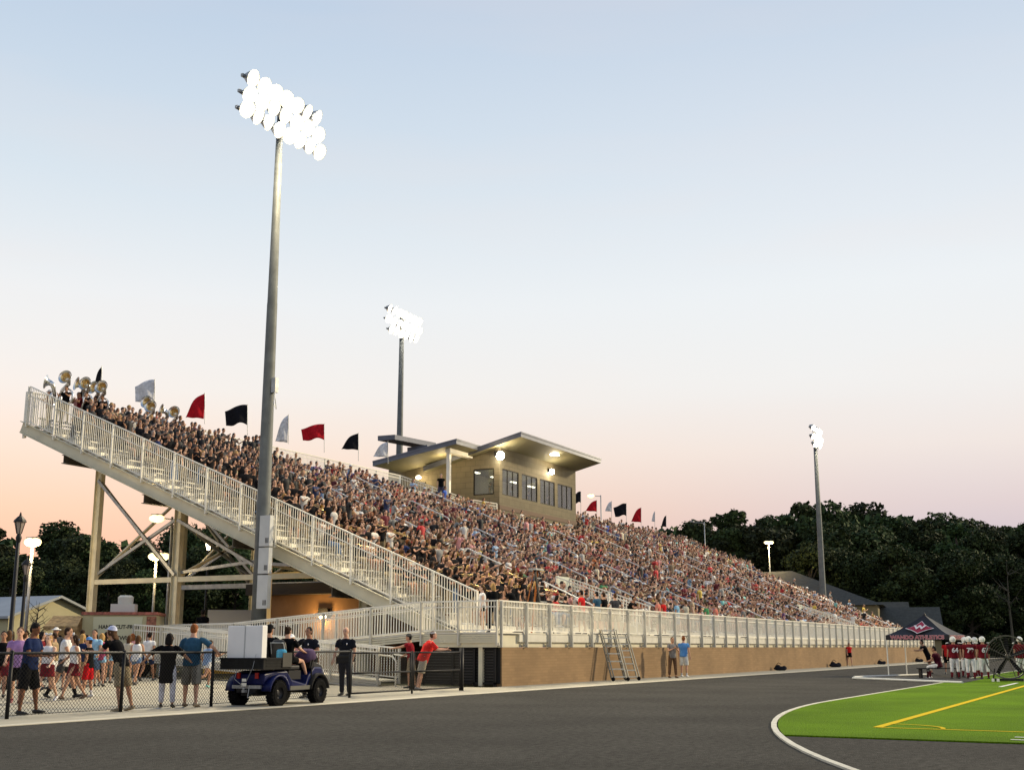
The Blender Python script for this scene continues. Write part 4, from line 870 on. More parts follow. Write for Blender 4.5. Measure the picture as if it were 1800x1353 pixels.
def figure(pose, h=1.75, g=1.0, hi=True, fem=False, sleeve=.55, leg='shorts', leglen=.85, hair='short', hat=None, helmet=False, pads=False, longshirt=0., shoeh=0, socks=False, fingers=True):
    P_ = POSES[pose]; k = h/1.75; n = 10 if hi else 5
    S = {q: MB() for q in ('body','shirt','legs','hair','shoeL','shoeR','hat','face','sockL','sockR')}
    V = Vector; lean = P_['lean']; J = {}
    def d3(pitch, side, sg): return V((sg*math.sin(side), math.sin(pitch)*math.cos(side), -math.cos(pitch)*math.cos(side)))
    th, sh, ua, fa = .43*k, .415*k, .285*k, .25*k
    pel = V((0,0,0)); ank = {}
    for s_, q in (('L',-1),('R',1)):
        a, kn, spl = P_[s_]; hp = V((q*.092*k*(1.06 if fem else 1), 0, -.03*k)); kp = hp+d3(a, spl, q)*th; ap = kp+d3(a-kn, spl*.5, q)*sh
        J[s_+'h'], J[s_+'k'], J[s_+'a'] = hp, kp, ap
        ank[s_] = ap.z
    if 'seat' in P_: pz = P_['seat']+.09*k
    else: pz = -min(ank.values())+.075*k
    off = V((0,0,pz))
    tdir = V((0, math.sin(lean), math.cos(lean)))
    pel = off; J = {a: b+off for a, b in J.items()}
    nb = pel+tdir*.52*k; shc = pel+tdir*.46*k
    hy, hpch = P_.get('head', (0, 0)); hd = (tdir*.6+V((0,.0,.4))).normalized(); hc = nb+hd*.150*k+V((0,.025*k,0))
    X = V((1,0,0)); sw = (.175 if fem else .195)*k*(.5+.5*g)
    for s_, q in (('L',-1),('R',1)):
        a, b, e, i_ = P_[s_+'A']; sp_ = shc+X*q*sw; ep = sp_+d3(a, b, q)*ua; wd = d3(a+e, b*.5-i_, q); wp = ep+wd*fa
        J[s_+'s'], J[s_+'e'], J[s_+'w'], J[s_+'d'] = sp_, ep, wp, wd
    # ---- body
    B = S['body']
    tp = lambda z: pel+tdir*z*k
    wG = g
    if hi:
        B.tube([tp(-.10), tp(0), tp(.16), tp(.32), tp(.44), tp(.50), nb, nb+hd*.07*k], [(.10*k*wG,.08*k*wG), (.165*k*wG,.115*k*wG), (.135*k*wG,.10*k*wG), (.165*k*wG,.12*k*wG), (.15*k,.095*k), (.09*k,.07*k), (.062*k,.062*k), (.058*k,.060*k)], 14, side=X)
    else: B.tube([nb-tdir*.05*k, nb+hd*.08*k], [.06*k,.05*k], 5)
    for s_, q in (('L',-1),('R',1)):
        s0, e0, w0, wd = J[s_+'s'], J[s_+'e'], J[s_+'w'], J[s_+'d']
        if hi: B.tube([s0-X*q*.05*k, s0+(e0-s0)*.1, s0+(e0-s0)*.5, e0, e0+(w0-e0)*.3, w0], [.05*k,.055*k,.046*k*wG,.038*k,.04*k,.026*k], 9)
        else: B.tube([s0+(e0-s0)*.35, e0, w0, w0+wd*.13*k], [.045*k,.04*k,.03*k,.035*k], 5)
        hp, kp, ap = J[s_+'h'], J[s_+'k'], J[s_+'a']
        if hi: B.tube([hp+V((0,0,.03)), hp+(kp-hp)*.3, hp+(kp-hp)*.8, kp, kp+(ap-kp)*.3, kp+(ap-kp)*.75, ap], [.085*k*wG,.084*k*wG,.06*k,.054*k,.056*k,.036*k,.034*k], 10)
        elif leg != 'pants': B.tube([hp+(kp-hp)*.6, kp, kp+(ap-kp)*.35, ap], [.065*k,.055*k,.055*k,.035*k], 5, cap=False)
        if hi:   # palm
            B.tube([w0, w0+wd*.045*k, w0+wd*.09*k], [(.026*k,.018*k),(.038*k,.017*k),(.036*k,.013*k)], 8)
    # head
    hz = .118*k; M = Matrix.Rotation(hy, 3, 'Z')@Matrix.Rotation(-(hpch+lean*.25), 3, 'X')
    def hpnt(x, y, z): return hc+M@V((x*k, y*k, z*k))
    if hi:
        B.ell(hc+V((0,0,.02*k)), .076*k, .094*k, .10*k, 14, 9, M)                       # cranium
        B.ell(hpnt(0,.022,-.045), .057*k, .068*k, .072*k, 12, 7, M)                 # jaw
        B.tube([hpnt(0,.088,.015), hpnt(0,.108,-.018), hpnt(0,.092,-.030)], [.009*k,.014*k,.010*k], 6)   # nose
        for q in (-1, 1): B.ell(hpnt(q*.078,-.005,-.005), .012*k, .022*k, .03*k, 7, 5, M)
        B.ell(hpnt(0,.078,-.092), .02*k,.016*k,.014*k, 7, 4, M)
    else: B.ell(hc, .078*k, .092*k, hz, 7, 5, M)
    # ---- clothing
    T = S['shirt']; hem = -.10-longshirt; gr = 1+.02
    e_ = .017*k
    nn = 14 if hi else 6
    pad = .06*k if pads else 0
    T.tube([tp(hem), tp(hem+.03), tp(0), tp(.16), tp(.32), tp(.42), tp(.475), tp(.505)],
           [(.150*k*wG+e_,.112*k*wG+e_), (.168*k*wG+e_,.122*k*wG+e_), (.160*k*wG+e_,.118*k*wG+e_), (.142*k*wG+e_,.110*k*wG+e_), (.168*k*wG+e_+pad*.6,.120*k*wG+e_), (.172*k+e_+pad,.108*k+e_+pad*.5), (.115*k+e_+pad,.082*k+e_+pad*.4), (.060*k+e_,.060*k+e_)], nn, side=X)
    if sleeve > 0:
        for s_, q in (('L',-1),('R',1)):
            s0, e0, w0 = J[s_+'s'], J[s_+'e'], J[s_+'w']; p0 = s0-X*q*.06*k+V((0,0,.005))
            if sleeve <= 1: T.tube([p0, s0+(e0-s0)*.12, s0+(e0-s0)*sleeve], [.055*k,.062*k+pad*.5,.056*k*wG+.006], 9 if hi else 5)
            else: T.tube([p0, s0+(e0-s0)*.12, e0, w0], [.055*k,.06*k,.05*k,.036*k], 9 if hi else 5)
    if leg != 'none':
        Lg = S['legs']; fl = .012*k
        if leg == 'skirt':
            kz = leglen; mid = (J['Lk']+J['Rk'])/2; hm = (J['Lh']+J['Rh'])/2
            Lg.tube([tp(.10), tp(0), hm+(mid-hm)*kz*.6, hm+(mid-hm)*kz], [(.135*k*wG+e_,.105*k*wG+e_), (.165*k*wG+e_,.13*k+e_), (.20*k,.165*k), (.215*k,.19*k)], nn, side=X)
        else:
            Lg.tube([tp(.12), tp(.02), tp(-.06), tp(-.11)], [(.135*k*wG+.012,.105*k*wG+.012), (.165*k*wG+.012,.118*k*wG+.012), (.158*k*wG+.010,.112*k*wG+.01), (.09*k*wG,.075*k*wG)], nn, side=X)
            for s_, q in (('L',-1),('R',1)):
                hp, kp, ap = J[s_+'h'], J[s_+'k'], J[s_+'a']; m9 = 10 if hi else 5
                if leg == 'shorts': Lg.tube([hp+V((0,0,.03*k)), hp+(kp-hp)*.3, hp+(kp-hp)*leglen], [.088*k*wG+fl*.5,.092*k*wG+fl*.6, (.082*k*wG+fl if leglen > .6 else .088*k*wG+fl*.5)], m9)
                else: Lg.tube([hp+V((0,0,.03*k)), hp+(kp-hp)*.35, kp, kp+(ap-kp)*.5, kp+(ap-kp)*leglen], [.086*k*wG+fl*.5,.088*k*wG+fl*.5,.064*k+fl,.056*k+fl,.052*k+fl*.7], m9)
    for s_, q in (('L',-1),('R',1)):
        ap, kp = J[s_+'a'], J[s_+'k']; sd_ = (ap-kp).normalized(); fw = V((q*.08, 1, 0)); fw = (fw-sd_*fw.dot(sd_)*.75).normalized(); dn = V((0,0,-.035*k)) if sd_.z < -.7 else sd_*.035*k
        nf = 8 if hi else 5
        S['shoe'+s_].tube([ap-fw*.07*k+dn*.9, ap-fw*.04*k+dn*.75, ap+fw*.05*k+dn, ap+fw*.13*k+dn*1.25, ap+fw*.185*k+dn*1.4], [(.030*k,.028*k),(.043*k,.042*k),(.045*k,.038*k),(.046*k,.028*k),(.028*k,.016*k)], nf, side=X)
        if socks: S['sock'+s_].tube([ap+V((0,0,-.02*k)), ap+(kp-ap)*.15, ap+(kp-ap)*(.55 if socks is True else socks)], [.042*k,.042*k,.056*k], nf)
    # ---- hair
    Hh = S['hair']
    if hair != 'bald' and not helmet:
        nh, kh = (14, 8) if hi else (7, 4)
        Hh.ell(hpnt(0,-.014,.034), .083*k, .096*k, .097*k, nh, kh, M, zmin=-.25)
        if hi: Hh.ell(hpnt(0,-.045,-.005), .078*k, .062*k, .085*k, nh, kh, M)
        if hair in ('long', 'bob', 'curly'):
            L_ = {'long': .34, 'bob': .15, 'curly': .25}[hair]; wd_ = {'long': .08, 'bob': .095, 'curly': .105}[hair]
            Hh.tube([hpnt(0,-.045,.05), hpnt(0,-.065,-.04), hc+V((0,-.075*k,-.04*k))-tdir*L_*.6*k, hc+V((0,-.085*k,-.02*k))-tdir*L_*k], [(.08*k,.05*k),(wd_*k,.055*k),(wd_*k,.045*k),(wd_*.55*k,.025*k)], 9 if hi else 5, side=X)
            if hi:
                for q in (-1,1): Hh.tube([hpnt(q*.06,.03,.06), hpnt(q*.082,.02,-.01), hc+V((q*.083*k,.0,-L_*.45*k))], [.02*k,.026*k,.015*k], 7)
        if hair == 'tail': Hh.tube([hpnt(0,-.09,.05), hpnt(0,-.14,.02), hpnt(0,-.15,-.10), hpnt(0,-.12,-.20)], [.03*k,.035*k,.03*k,.012*k], 7 if hi else 4)
        if hair == 'bun': Hh.ell(hpnt(0,-.09,.085), .04*k,.04*k,.04*k, 8, 5)
    Ht = S['hat']
    if hat in ('cap', 'bow', 'brim', 'band', 'backcap'):
        if hat in ('cap', 'backcap'):
            q = 1 if hat == 'cap' else -1
            Ht.ell(hpnt(0,-.006,.05), .09*k, .104*k, .095*k, 12, 6, M, zmin=0.0)
            Ht.tube([hpnt(0,q*.07,.055), hpnt(0,q*.13,.045), hpnt(0,q*.165,.035)], [(.072*k,.012*k),(.066*k,.010*k),(.04*k,.006*k)], 8, side=X)
        if hat == 'brim': Ht.ell(hpnt(0,-.006,.06), .09*k, .104*k, .08*k, 12, 6, M, zmin=0.0); Ht.lathe([(.16*k, -.01),(.15*k,.004),(.08*k,.014)], 14, hpnt(0,0,.06), M)
        if hat == 'bow':
            for q in (-1,1): Ht.ell(hpnt(q*.055,.03,.135), .055*k,.02*k,.035*k, 9, 5, Matrix.Rotation(q*-.35,3,'Y'))
            Ht.ell(hpnt(0,.03,.13), .018*k,.02*k,.018*k, 6, 4)
        if hat == 'band': Ht.lathe([(.088*k,0),(.09*k,.035*k),(.088*k,.04*k)], 14, hpnt(0,-.005,.055), M)
    if helmet:
        Ht.ell(hpnt(0,-.005,.03), .125*k, .15*k, .135*k, 14, 9, M, zmin=-.75)
        if hi:
            Fm = S['face']
            for zz in (-.02,-.055,-.085): Fm.tube([hpnt(-.085,.09,zz), hpnt(-.05,.155,zz), hpnt(.05,.155,zz), hpnt(.085,.09,zz)], .007*k, 5)
    info = dict(J=J, hc=hc, k=k, pel=pel, M=M, hpnt=hpnt, n=nn)
    return S, info
_fc = {}
def voxel(mb, vs, iters=3):
    me = mb.mesh('tmp', []); ob = bpy.data.objects.new('tmp', me); C.objects.link(ob)
    m = ob.modifiers.new('r', 'REMESH'); m.mode = 'VOXEL'; m.voxel_size = vs; m.use_smooth_shade = True
    if iters: s_ = ob.modifiers.new('s', 'SMOOTH'); s_.factor = .5; s_.iterations = iters
    dg = bpy.context.evaluated_depsgraph_get(); r = bpy.data.meshes.new_from_object(ob.evaluated_get(dg)); bpy.data.objects.remove(ob); bpy.data.meshes.remove(me); return r
def fig_meshes(key, vs=.017):
    """meshes of one figure (shared by everyone who has the same pose, build and cut of clothes)"""
    if key in _fc: return _fc[key]
    kw = dict(key); S, inf = figure(**kw); J, k = inf['J'], inf['k']; out_ = {}
    body = voxel(S['body'], vs, 2)
    # fingers, eyes and mouth join the same mesh
    bm = MB(); co = [tuple(v.co) for v in body.vertices]; fc = [tuple(p.vertices) for p in body.polygons]; bm.add(co, fc, 0)
    if kw.get('fingers', True):
        for s_, q in (('L',-1),('R',1)):
            w0, wd = J[s_+'w'], J[s_+'d']; side = Vector((1,0,0)); side = (side-wd*side.dot(wd)).normalized(); nn = wd.cross(side)*q
            for fi, (o_, ln) in enumerate(((-.028,.062),(-.009,.074),(.010,.070),(.028,.055))):
                b0 = w0+wd*.085*k+side*o_*k; cu = -.35-.12*fi; m1 = b0+(wd*math.cos(.3)+nn*math.sin(.3))*ln*.5*k; m2 = m1+(wd*math.cos(.8)+nn*math.sin(.8))*ln*.5*k
                bm.tube([b0-wd*.02*k, b0, m1, m2], [.0095*k,.0095*k,.0085*k,.0065*k], 6, m=0)
            tq = -q if True else q
            bm.tube([w0+wd*.025*k-side*q*.02*k, w0+wd*.05*k-side*q*.048*k, w0+(wd*.085)*k-side*q*.058*k+nn*.01], [.013*k,.011*k,.008*k], 6, m=0)
    hp = inf['hpnt']
    if not kw.get('helmet'):
        for q in (-1,1):
            bm.ell(hp(q*.032,.083,.008), .014*k,.008*k,.008*k, 8, 4, m=1); bm.tube([hp(q*.018,.092,.032), hp(q*.048,.083,.034)], .0045*k, 5, m=1)
        bm.tube([hp(-.022,.086,-.062), hp(0,.092,-.064), hp(.022,.086,-.062)], [.004*k,.007*k,.004*k], 6, m=2)
    me = bm.mesh('person', [SKIN, DARKM, LIPM]); me.polygons.foreach_set('use_smooth', [True]*len(me.polygons)); out_['body'] = me
    for q, nm, mt in (('shirt','shirt',CLOTH),('legs','trousers',CLOTH),('hair','hair',HAIR)):
        if S[q].v:
            r_ = voxel(S[q], vs, 3 if q != 'hair' else 1); r_.materials.clear(); r_.materials.append(mt); out_[q] = r_
            if q == 'hair':
                for v in r_.vertices:
                    f_ = noise.noise(v.co*28)*.008; v.co += v.normal*f_
    for q, mt in (('shoeL',PAINT),('shoeR',PAINT),('hat',CLOTH),('face',BLK),('sockL',CLOTH),('sockR',CLOTH)):
        if S[q].v: r_ = S[q].mesh(q, mt); r_.polygons.foreach_set('use_smooth', [True]*len(r_.polygons)); out_[q] = r_
    out_['inf'] = inf; _fc[key] = out_; return out_
PN = {'shirt':'shirt','legs':'trousers','hair':'hair','shoeL':'shoe','shoeR':'shoe','hat':'hat','face':'face_guard','sockL':'sock','sockR':'sock'}
def person(loc, rz, label, look, group=None, vs=.017):
    """look: figure settings plus colours"""
    cols_ = {q: look[q+'_c'] for q in ('body','shirt','legs','hair','shoes','hat','socks') if q+'_c' in look}
    kw = {a: b for a, b in look.items() if not a.endswith('_c')}; key = tuple(sorted(kw.items()))
    ms = fig_meshes(key, vs); o = bpy.data.objects.new('person', ms['body']); C.objects.link(o); o.location = loc; o.rotation_euler = (0,0,rz-PI/2); o.color = (*cols_.get('body', SK[1]), 1)
    tag(o, label, 'person', group)
    for q in ('shirt','legs','hair','shoeL','shoeR','hat','face','sockL','sockR'):
        if q in ms:
            nm = PN[q]
            if q == 'legs': nm = {'shorts':'shorts','skirt':'skirt','pants':'trousers'}[kw.get('leg','shorts')]
            c = bpy.data.objects.new(nm, ms[q]); C.objects.link(c); c.parent = o; c.color = (*cols_.get('shoes' if q[:4] == 'shoe' else 'socks' if q[:4] == 'sock' else q, (.03,.03,.03)), 1)
    return o, ms['inf']
SK = [(.56,.33,.23), (.46,.26,.17), (.36,.19,.12), (.09,.05,.03), (.62,.40,.29)]
HR = {'black': (.012,.010,.009), 'dark brown': (.03,.017,.010), 'brown': (.075,.038,.018), 'ginger': (.22,.075,.025), 'blond': (.36,.22,.085), 'grey': (.28,.27,.26)}
K = dict(navy=(.012,.022,.070), black=(.005,.005,.006), white=(.66,.66,.66), maroon=(.13,.012,.018), red=(.55,.02,.02), khaki=(.30,.24,.15), grey=(.20,.19,.18), dgrey=(.05,.05,.055), teal=(.03,.085,.14), jean=(.12,.19,.32), pink=(.62,.30,.30), lav=(.33,.19,.40), magenta=(.32,.06,.13), blue=(.10,.27,.60), cream=(.5,.46,.36), lblue=(.25,.45,.62), orange=(.65,.16,.04), green=(.06,.25,.10), aqua=(.20,.55,.52), yellow=(.65,.48,.06), tan=(.30,.22,.13), salmon=(.60,.20,.15), brown=(.12,.07,.04))
def facing(a): return YAW+R(a)      # 0 away from the viewer, 90 to the photo's left, 180 towards the viewer, 270 right
PEOPLE = []
def put(px, yf, yh, ang, pose, label, zz=None, F=None, group=None, hmul=1., **look):
    p = at(px, yf, True) if F is None else far(px, yf, F)
    if zz is not None: p.z = zz
    F_ = cdist(p); top = far(px, yh, F_).z-p.z
    base = {'rail_lean': .94, 'phone': .985, 'run': .93}.get(pose, .99)
    look = dict(look); look['pose'] = pose; look.setdefault('h', round(min(1.95, max(1.2, top/base/ (1.0))), 2))
    look['body_c'] = look.get('body_c', random.choice(SK[:3]))
    o, inf = person(p, facing(ang), label, look, group, .016 if F_ < 34 else .02); PEOPLE.append(o); return o, inf
def sk(i): return SK[i]
put(45,1255,1092,262,'phone','man in navy polo and dark shorts behind the fence looking at his hands', h=1.80, g=1.12, shirt_c=K['navy'], leg='shorts', leglen=1.02, legs_c=K['black'], hair_c=HR['black'], body_c=(.20,.09,.05), shoes_c=K['black'], sleeve=.7)
put(26,1236,1084,196,'walk','man in lavender shirt and black shorts behind the man in navy polo', h=1.80, shirt_c=K['lav'], legs_c=K['black'], hair_c=HR['brown'], body_c=sk(0), shoes_c=K['maroon'])
put(79,1232,1112,172,'walk2','cheerleader with blond ponytail, white bow and maroon skirt, left of the tall youth', h=1.62, fem=True, sleeve=0., shirt_c=K['white'], leg='skirt', leglen=.62, legs_c=K['maroon'], hair='tail', hair_c=HR['blond'], hat='bow', hat_c=K['white'], body_c=sk(4), shoes_c=K['white'])
put(108,1226,1088,275,'walk','tall youth in white T-shirt and charcoal shorts walking right', h=1.82, shirt_c=K['white'], leglen=.62, legs_c=K['dgrey'], hair_c=HR['dark brown'], body_c=sk(1), shoes_c=K['black'], socks=.35, socks_c=K['black'], longshirt=.05)
put(127,1228,1100,120,'walk','cheerleader with dark curly hair and white visor, maroon skirt, beside the boy in black', h=1.64, fem=True, sleeve=0., shirt_c=K['white'], leg='skirt', leglen=.66, legs_c=K['maroon'], hair='curly', hair_c=HR['dark brown'], hat='bow', hat_c=K['white'], body_c=sk(1), shoes_c=K['brown'])
put(152,1225,1112,88,'stand2','boy in black T-shirt, red shorts and bright blue cap', h=1.52, shirt_c=K['black'], legs_c=(.5,.01,.015), leglen=.95, hair_c=HR['brown'], hat='backcap', hat_c=K['blue'], body_c=sk(1), shoes_c=K['white'], socks=.3, socks_c=K['white'])
put(173,1206,1108,5,'stand','girl in magenta top and denim shorts with back turned, left of the girl in grey', h=1.62, fem=True, sleeve=.3, shirt_c=K['magenta'], leglen=.35, legs_c=K['lblue'], hair='long', hair_c=HR['blond'], body_c=sk(0), shoes_c=K['black'])
put(189,1200,1109,350,'stand2','blonde girl in grey top and denim shorts, back turned, left of the leaning man', h=1.62, fem=True, sleeve=.3, shirt_c=K['grey'], leglen=.35, legs_c=K['lblue'], hair='long', hair_c=HR['blond'], body_c=sk(1), shoes_c=K['black'])
put(208,1249,1093,75,'rail_lean','man in black shirt, khaki shorts and white and blue cap leaning on the fence', h=1.80, shirt_c=K['black'], leglen=1.02, legs_c=K['khaki'], hair='bob', hair_c=HR['brown'], hat='cap', hat_c=(.45,.48,.62), body_c=sk(1), shoes_c=K['khaki'])
put(237,1203,1104,350,'walk','girl with long brown hair, white top and jean shorts walking away', h=1.62, fem=True, sleeve=.0, shirt_c=K['white'], leglen=.38, legs_c=K['jean'], hair='long', hair_c=HR['brown'], body_c=sk(1), shoes_c=K['dgrey'])
put(258,1196,1098,350,'walk2','youth in white printed T-shirt and navy shorts walking away beside the long-haired girl', h=1.72, shirt_c=K['white'], leglen=.72, legs_c=K['navy'], hair_c=HR['black'], body_c=sk(2), shoes_c=K['dgrey'], longshirt=.06)
put(229,1190,1099,20,'stand','red-haired girl in pale top between the long-haired girl and the food trailer', h=1.62, fem=True, shirt_c=K['pink'], legs_c=K['jean'], leglen=.4, hair='long', hair_c=HR['ginger'], body_c=sk(0), shoes_c=K['white'])
put(291,1243,1103,5,'rail_back','woman in long black tunic and white trousers with back turned', h=1.62, fem=True, g=1.12, longshirt=.28, sleeve=.95, shirt_c=K['black'], leg='pants', leglen=.9, legs_c=(.6,.6,.66), hair='bob', hair_c=HR['black'], body_c=sk(1), shoes_c=K['black'])
put(333,1242,1093,352,'elbow_rail','ginger-haired man in teal polo and grey shorts with back turned', h=1.83, g=1.12, sleeve=.8, shirt_c=K['teal'], leglen=1.05, legs_c=(.17,.16,.135), hair_c=HR['ginger'], body_c=sk(0), shoes_c=K['tan'])
put(362,1208,1110,330,'run','dark-haired girl in blue top and white shorts running away', h=1.58, fem=True, shirt_c=(.2,.28,.42), leglen=.4, legs_c=K['white'], hair='tail', hair_c=HR['dark brown'], body_c=sk(1), shoes_c=K['aqua'])
# smaller walkers behind, each at its own spot
for px, yf, yh, ang, pose, lab, lk in [
 (8,1213,1104,30,'walk','brown-haired girl in patterned dress at the far left edge',dict(fem=True,hair='long',hair_c=HR['brown'],shirt_c=K['tan'],legs_c=K['maroon'],leg='skirt',leglen=.7)),
 (-2,1225,1098,200,'walk','person in black shirt cut by the left edge of the photo',dict(hair_c=HR['black'],shirt_c=K['black'],legs_c=K['maroon'])),
 (62,1192,1106,10,'stand','man in dark red shirt in the crowd between the cheerleader and the navy polo',dict(hair_c=HR['black'],shirt_c=K['maroon'],legs_c=K['black'],leg='pants')),
 (70,1196,1105,90,'stand2','man with white cap in black shirt far behind the cheerleader',dict(hair_c=HR['black'],shirt_c=K['black'],legs_c=K['khaki'],hat='cap',hat_c=K['white'])),
 (92,1198,1099,200,'stand','man in white bucket hat behind the tall youth',dict(hair_c=HR['grey'],shirt_c=K['dgrey'],legs_c=K['khaki'],hat='brim',hat_c=K['white'])),
 (99,1188,1107,350,'walk2','dark-haired woman in grey behind the youth in white',dict(fem=True,hair='long',hair_c=HR['black'],shirt_c=K['grey'],legs_c=K['jean'])),
 (117,1192,1106,120,'stand','girl in salmon top seen between the youth and the curly cheerleader',dict(fem=True,hair='long',hair_c=HR['brown'],shirt_c=K['salmon'],legs_c=K['jean'],leglen=.4)),
 (139,1196,1104,20,'walk','person in pale blue shirt just left of the first steel column',dict(hair_c=HR['dark brown'],shirt_c=K['lblue'],legs_c=K['dgrey'])),
 (164,1189,1106,180,'stand','woman in black facing the viewer beside the first steel column',dict(fem=True,hair='long',hair_c=HR['black'],shirt_c=K['black'],legs_c=K['black'],leg='pants')),
 (199,1186,1107,190,'stand2','blonde woman in tan top waiting at the food trailer',dict(fem=True,hair='long',hair_c=HR['blond'],shirt_c=K['tan'],legs_c=K['jean'])),
 (214,1184,1103,10,'stand','man in aqua shirt and black cap at the food trailer sign',dict(hair_c=HR['black'],shirt_c=K['aqua'],legs_c=K['khaki'],hat='cap',hat_c=K['black'])),
 (248,1188,1103,0,'stand2','girl in pink top with brown hair beside the youth in printed T-shirt',dict(fem=True,hair='long',hair_c=HR['brown'],shirt_c=K['pink'],legs_c=K['jean'],leglen=.4)),
 (34,1180,1107,90,'walk','small distant person in white shirt behind the lavender shirt',dict(hair_c=HR['brown'],shirt_c=K['white'],legs_c=K['jean'])),
 (52,1178,1108,270,'walk2','small distant person in red shirt below the black lantern post',dict(hair_c=HR['black'],shirt_c=K['red'],legs_c=K['black'])),
 (85,1178,1108,90,'walk','small distant person in yellow shirt near the cream hall',dict(hair_c=HR['blond'],shirt_c=K['yellow'],legs_c=K['jean'])),
 (130,1180,1108,200,'stand','small distant person in navy beside the trailer awning',dict(hair_c=HR['black'],shirt_c=K['navy'],legs_c=K['khaki'])),
 (181,1178,1107,0,'stand','small distant person in maroon shirt queueing under the awning',dict(hair_c=HR['brown'],shirt_c=K['maroon'],legs_c=K['jean'])),
 (14,1180,1106,180,'stand','black-haired person in maroon top near the left edge behind the lavender shirt',dict(fem=True,hair='long',hair_c=HR['black'],shirt_c=K['maroon'],legs_c=K['black'])),
 (28,1186,1106,270,'walk','brown-haired person in navy top just right of the lavender man, far back',dict(hair_c=HR['brown'],shirt_c=K['navy'],legs_c=K['jean'])),
 (41,1176,1106,0,'walk2','dark brown-haired person in white top behind the navy polo man, far back',dict(fem=True,hair='long',hair_c=HR['dark brown'],shirt_c=K['white'],legs_c=K['black'])),
 (58,1183,1106,0,'walk','blond-haired person in pink top left of the cheerleader, far back',dict(hair_c=HR['blond'],shirt_c=K['pink'],legs_c=K['black'])),
 (76,1183,1106,180,'walk','black-haired person in black top right behind the cheerleader bow',dict(fem=True,hair='long',hair_c=HR['black'],shirt_c=K['black'],legs_c=K['jean'])),
 (104,1183,1106,90,'stand','brown-haired person in grey top directly behind the youth in white',dict(hair_c=HR['brown'],shirt_c=K['grey'],legs_c=K['black'])),
 (112,1183,1106,180,'walk','dark brown-haired person in aqua top between youth and column, far back',dict(fem=True,hair='long',hair_c=HR['dark brown'],shirt_c=K['aqua'],legs_c=K['jean'])),
 (146,1183,1106,180,'stand2','blond-haired person in salmon top behind the boy in blue cap',dict(hair_c=HR['blond'],shirt_c=K['salmon'],legs_c=K['jean'])),
 (170,1183,1106,200,'walk2','black-haired person in white top behind the magenta top',dict(fem=True,hair='long',hair_c=HR['black'],shirt_c=K['white'],legs_c=K['black'])),
 (192,1180,1106,90,'walk','brown-haired person in maroon top behind the blonde in grey',dict(hair_c=HR['brown'],shirt_c=K['maroon'],legs_c=K['khaki'])),
 (224,1183,1106,0,'stand2','dark brown-haired person in navy top left of the long-haired girl',dict(fem=True,hair='long',hair_c=HR['dark brown'],shirt_c=K['navy'],legs_c=K['jean'])),
 (243,1183,1106,30,'stand2','blond-haired person in cream top beyond the long-haired girl',dict(hair_c=HR['blond'],shirt_c=K['cream'],legs_c=K['black'])),
 (3,1208,1104,200,'stand2','black-haired girl in black top, at the far left edge, nearest to the lavender shirt',dict(fem=True,hair='long',hair_c=HR['black'],shirt_c=K['black'],legs_c=K['jean'],leglen=.45)),
 (15,1200,1104,90,'walk','dark brown-haired girl in maroon top, just left of the lavender shirt',dict(fem=True,hair='long',hair_c=HR['dark brown'],shirt_c=K['maroon'],legs_c=K['black'],leglen=.45)),
 (36,1210,1104,350,'stand','brown-haired youth in white top, between lavender shirt and navy polo',dict(hair_c=HR['brown'],shirt_c=K['white'],legs_c=K['khaki'],leglen=.9)),
 (57,1214,1104,90,'walk2','blond-haired girl in grey top, between navy polo and the white-bow cheerleader',dict(fem=True,hair='long',hair_c=HR['blond'],shirt_c=K['grey'],legs_c=K['maroon'],leglen=.45)),
 (66,1206,1104,270,'stand','black-haired girl in maroon top, left of the cheerleader, half a step back',dict(fem=True,hair='long',hair_c=HR['black'],shirt_c=K['maroon'],legs_c=K['jean'],leglen=.45)),
 (90,1210,1104,90,'stand','dark brown-haired youth in tan top, between the cheerleader and the tall youth',dict(hair_c=HR['dark brown'],shirt_c=K['tan'],legs_c=K['white'],leglen=.9)),
 (120,1212,1104,180,'walk2','brown-haired girl in white top, behind the curly-haired cheerleader',dict(fem=True,hair='long',hair_c=HR['brown'],shirt_c=K['white'],legs_c=K['black'],leglen=.45)),
 (138,1208,1104,350,'walk2','blond-haired girl in navy top, just left of the boy in the blue cap',dict(fem=True,hair='long',hair_c=HR['blond'],shirt_c=K['navy'],legs_c=K['khaki'],leglen=.45)),
 (161,1206,1104,180,'walk2','black-haired youth in pale blue top, right of the boy in the blue cap',dict(hair_c=HR['black'],shirt_c=K['lblue'],legs_c=K['jean'],leglen=.9)),
 (181,1194,1104,350,'walk','dark brown-haired girl in black top, between magenta and grey tops',dict(fem=True,hair='long',hair_c=HR['dark brown'],shirt_c=K['black'],legs_c=K['khaki'],leglen=.45)),
 (222,1198,1104,350,'stand','brown-haired girl in cream top, between the leaning man and the long-haired girl',dict(fem=True,hair='long',hair_c=HR['brown'],shirt_c=K['cream'],legs_c=K['jean'],leglen=.45)),
 (268,1188,1104,10,'walk','blond-haired youth in maroon top, right of the printed T-shirt',dict(hair_c=HR['blond'],shirt_c=K['maroon'],legs_c=K['black'],leglen=.9)),
 (146,1200,1104,270,'stand','black-haired girl in salmon top, in front of the first steel column',dict(fem=True,hair='long',hair_c=HR['black'],shirt_c=K['salmon'],legs_c=K['dgrey'],leglen=.45)),
]:
    lk = dict(lk); lk.setdefault('leglen', .85); put(px, yf, yh, ang, pose, lab, h=round(random.choice([1.62,1.7,1.78])-(.06 if lk.get('fem') else 0), 2), shoes_c=K['dgrey'], **lk)
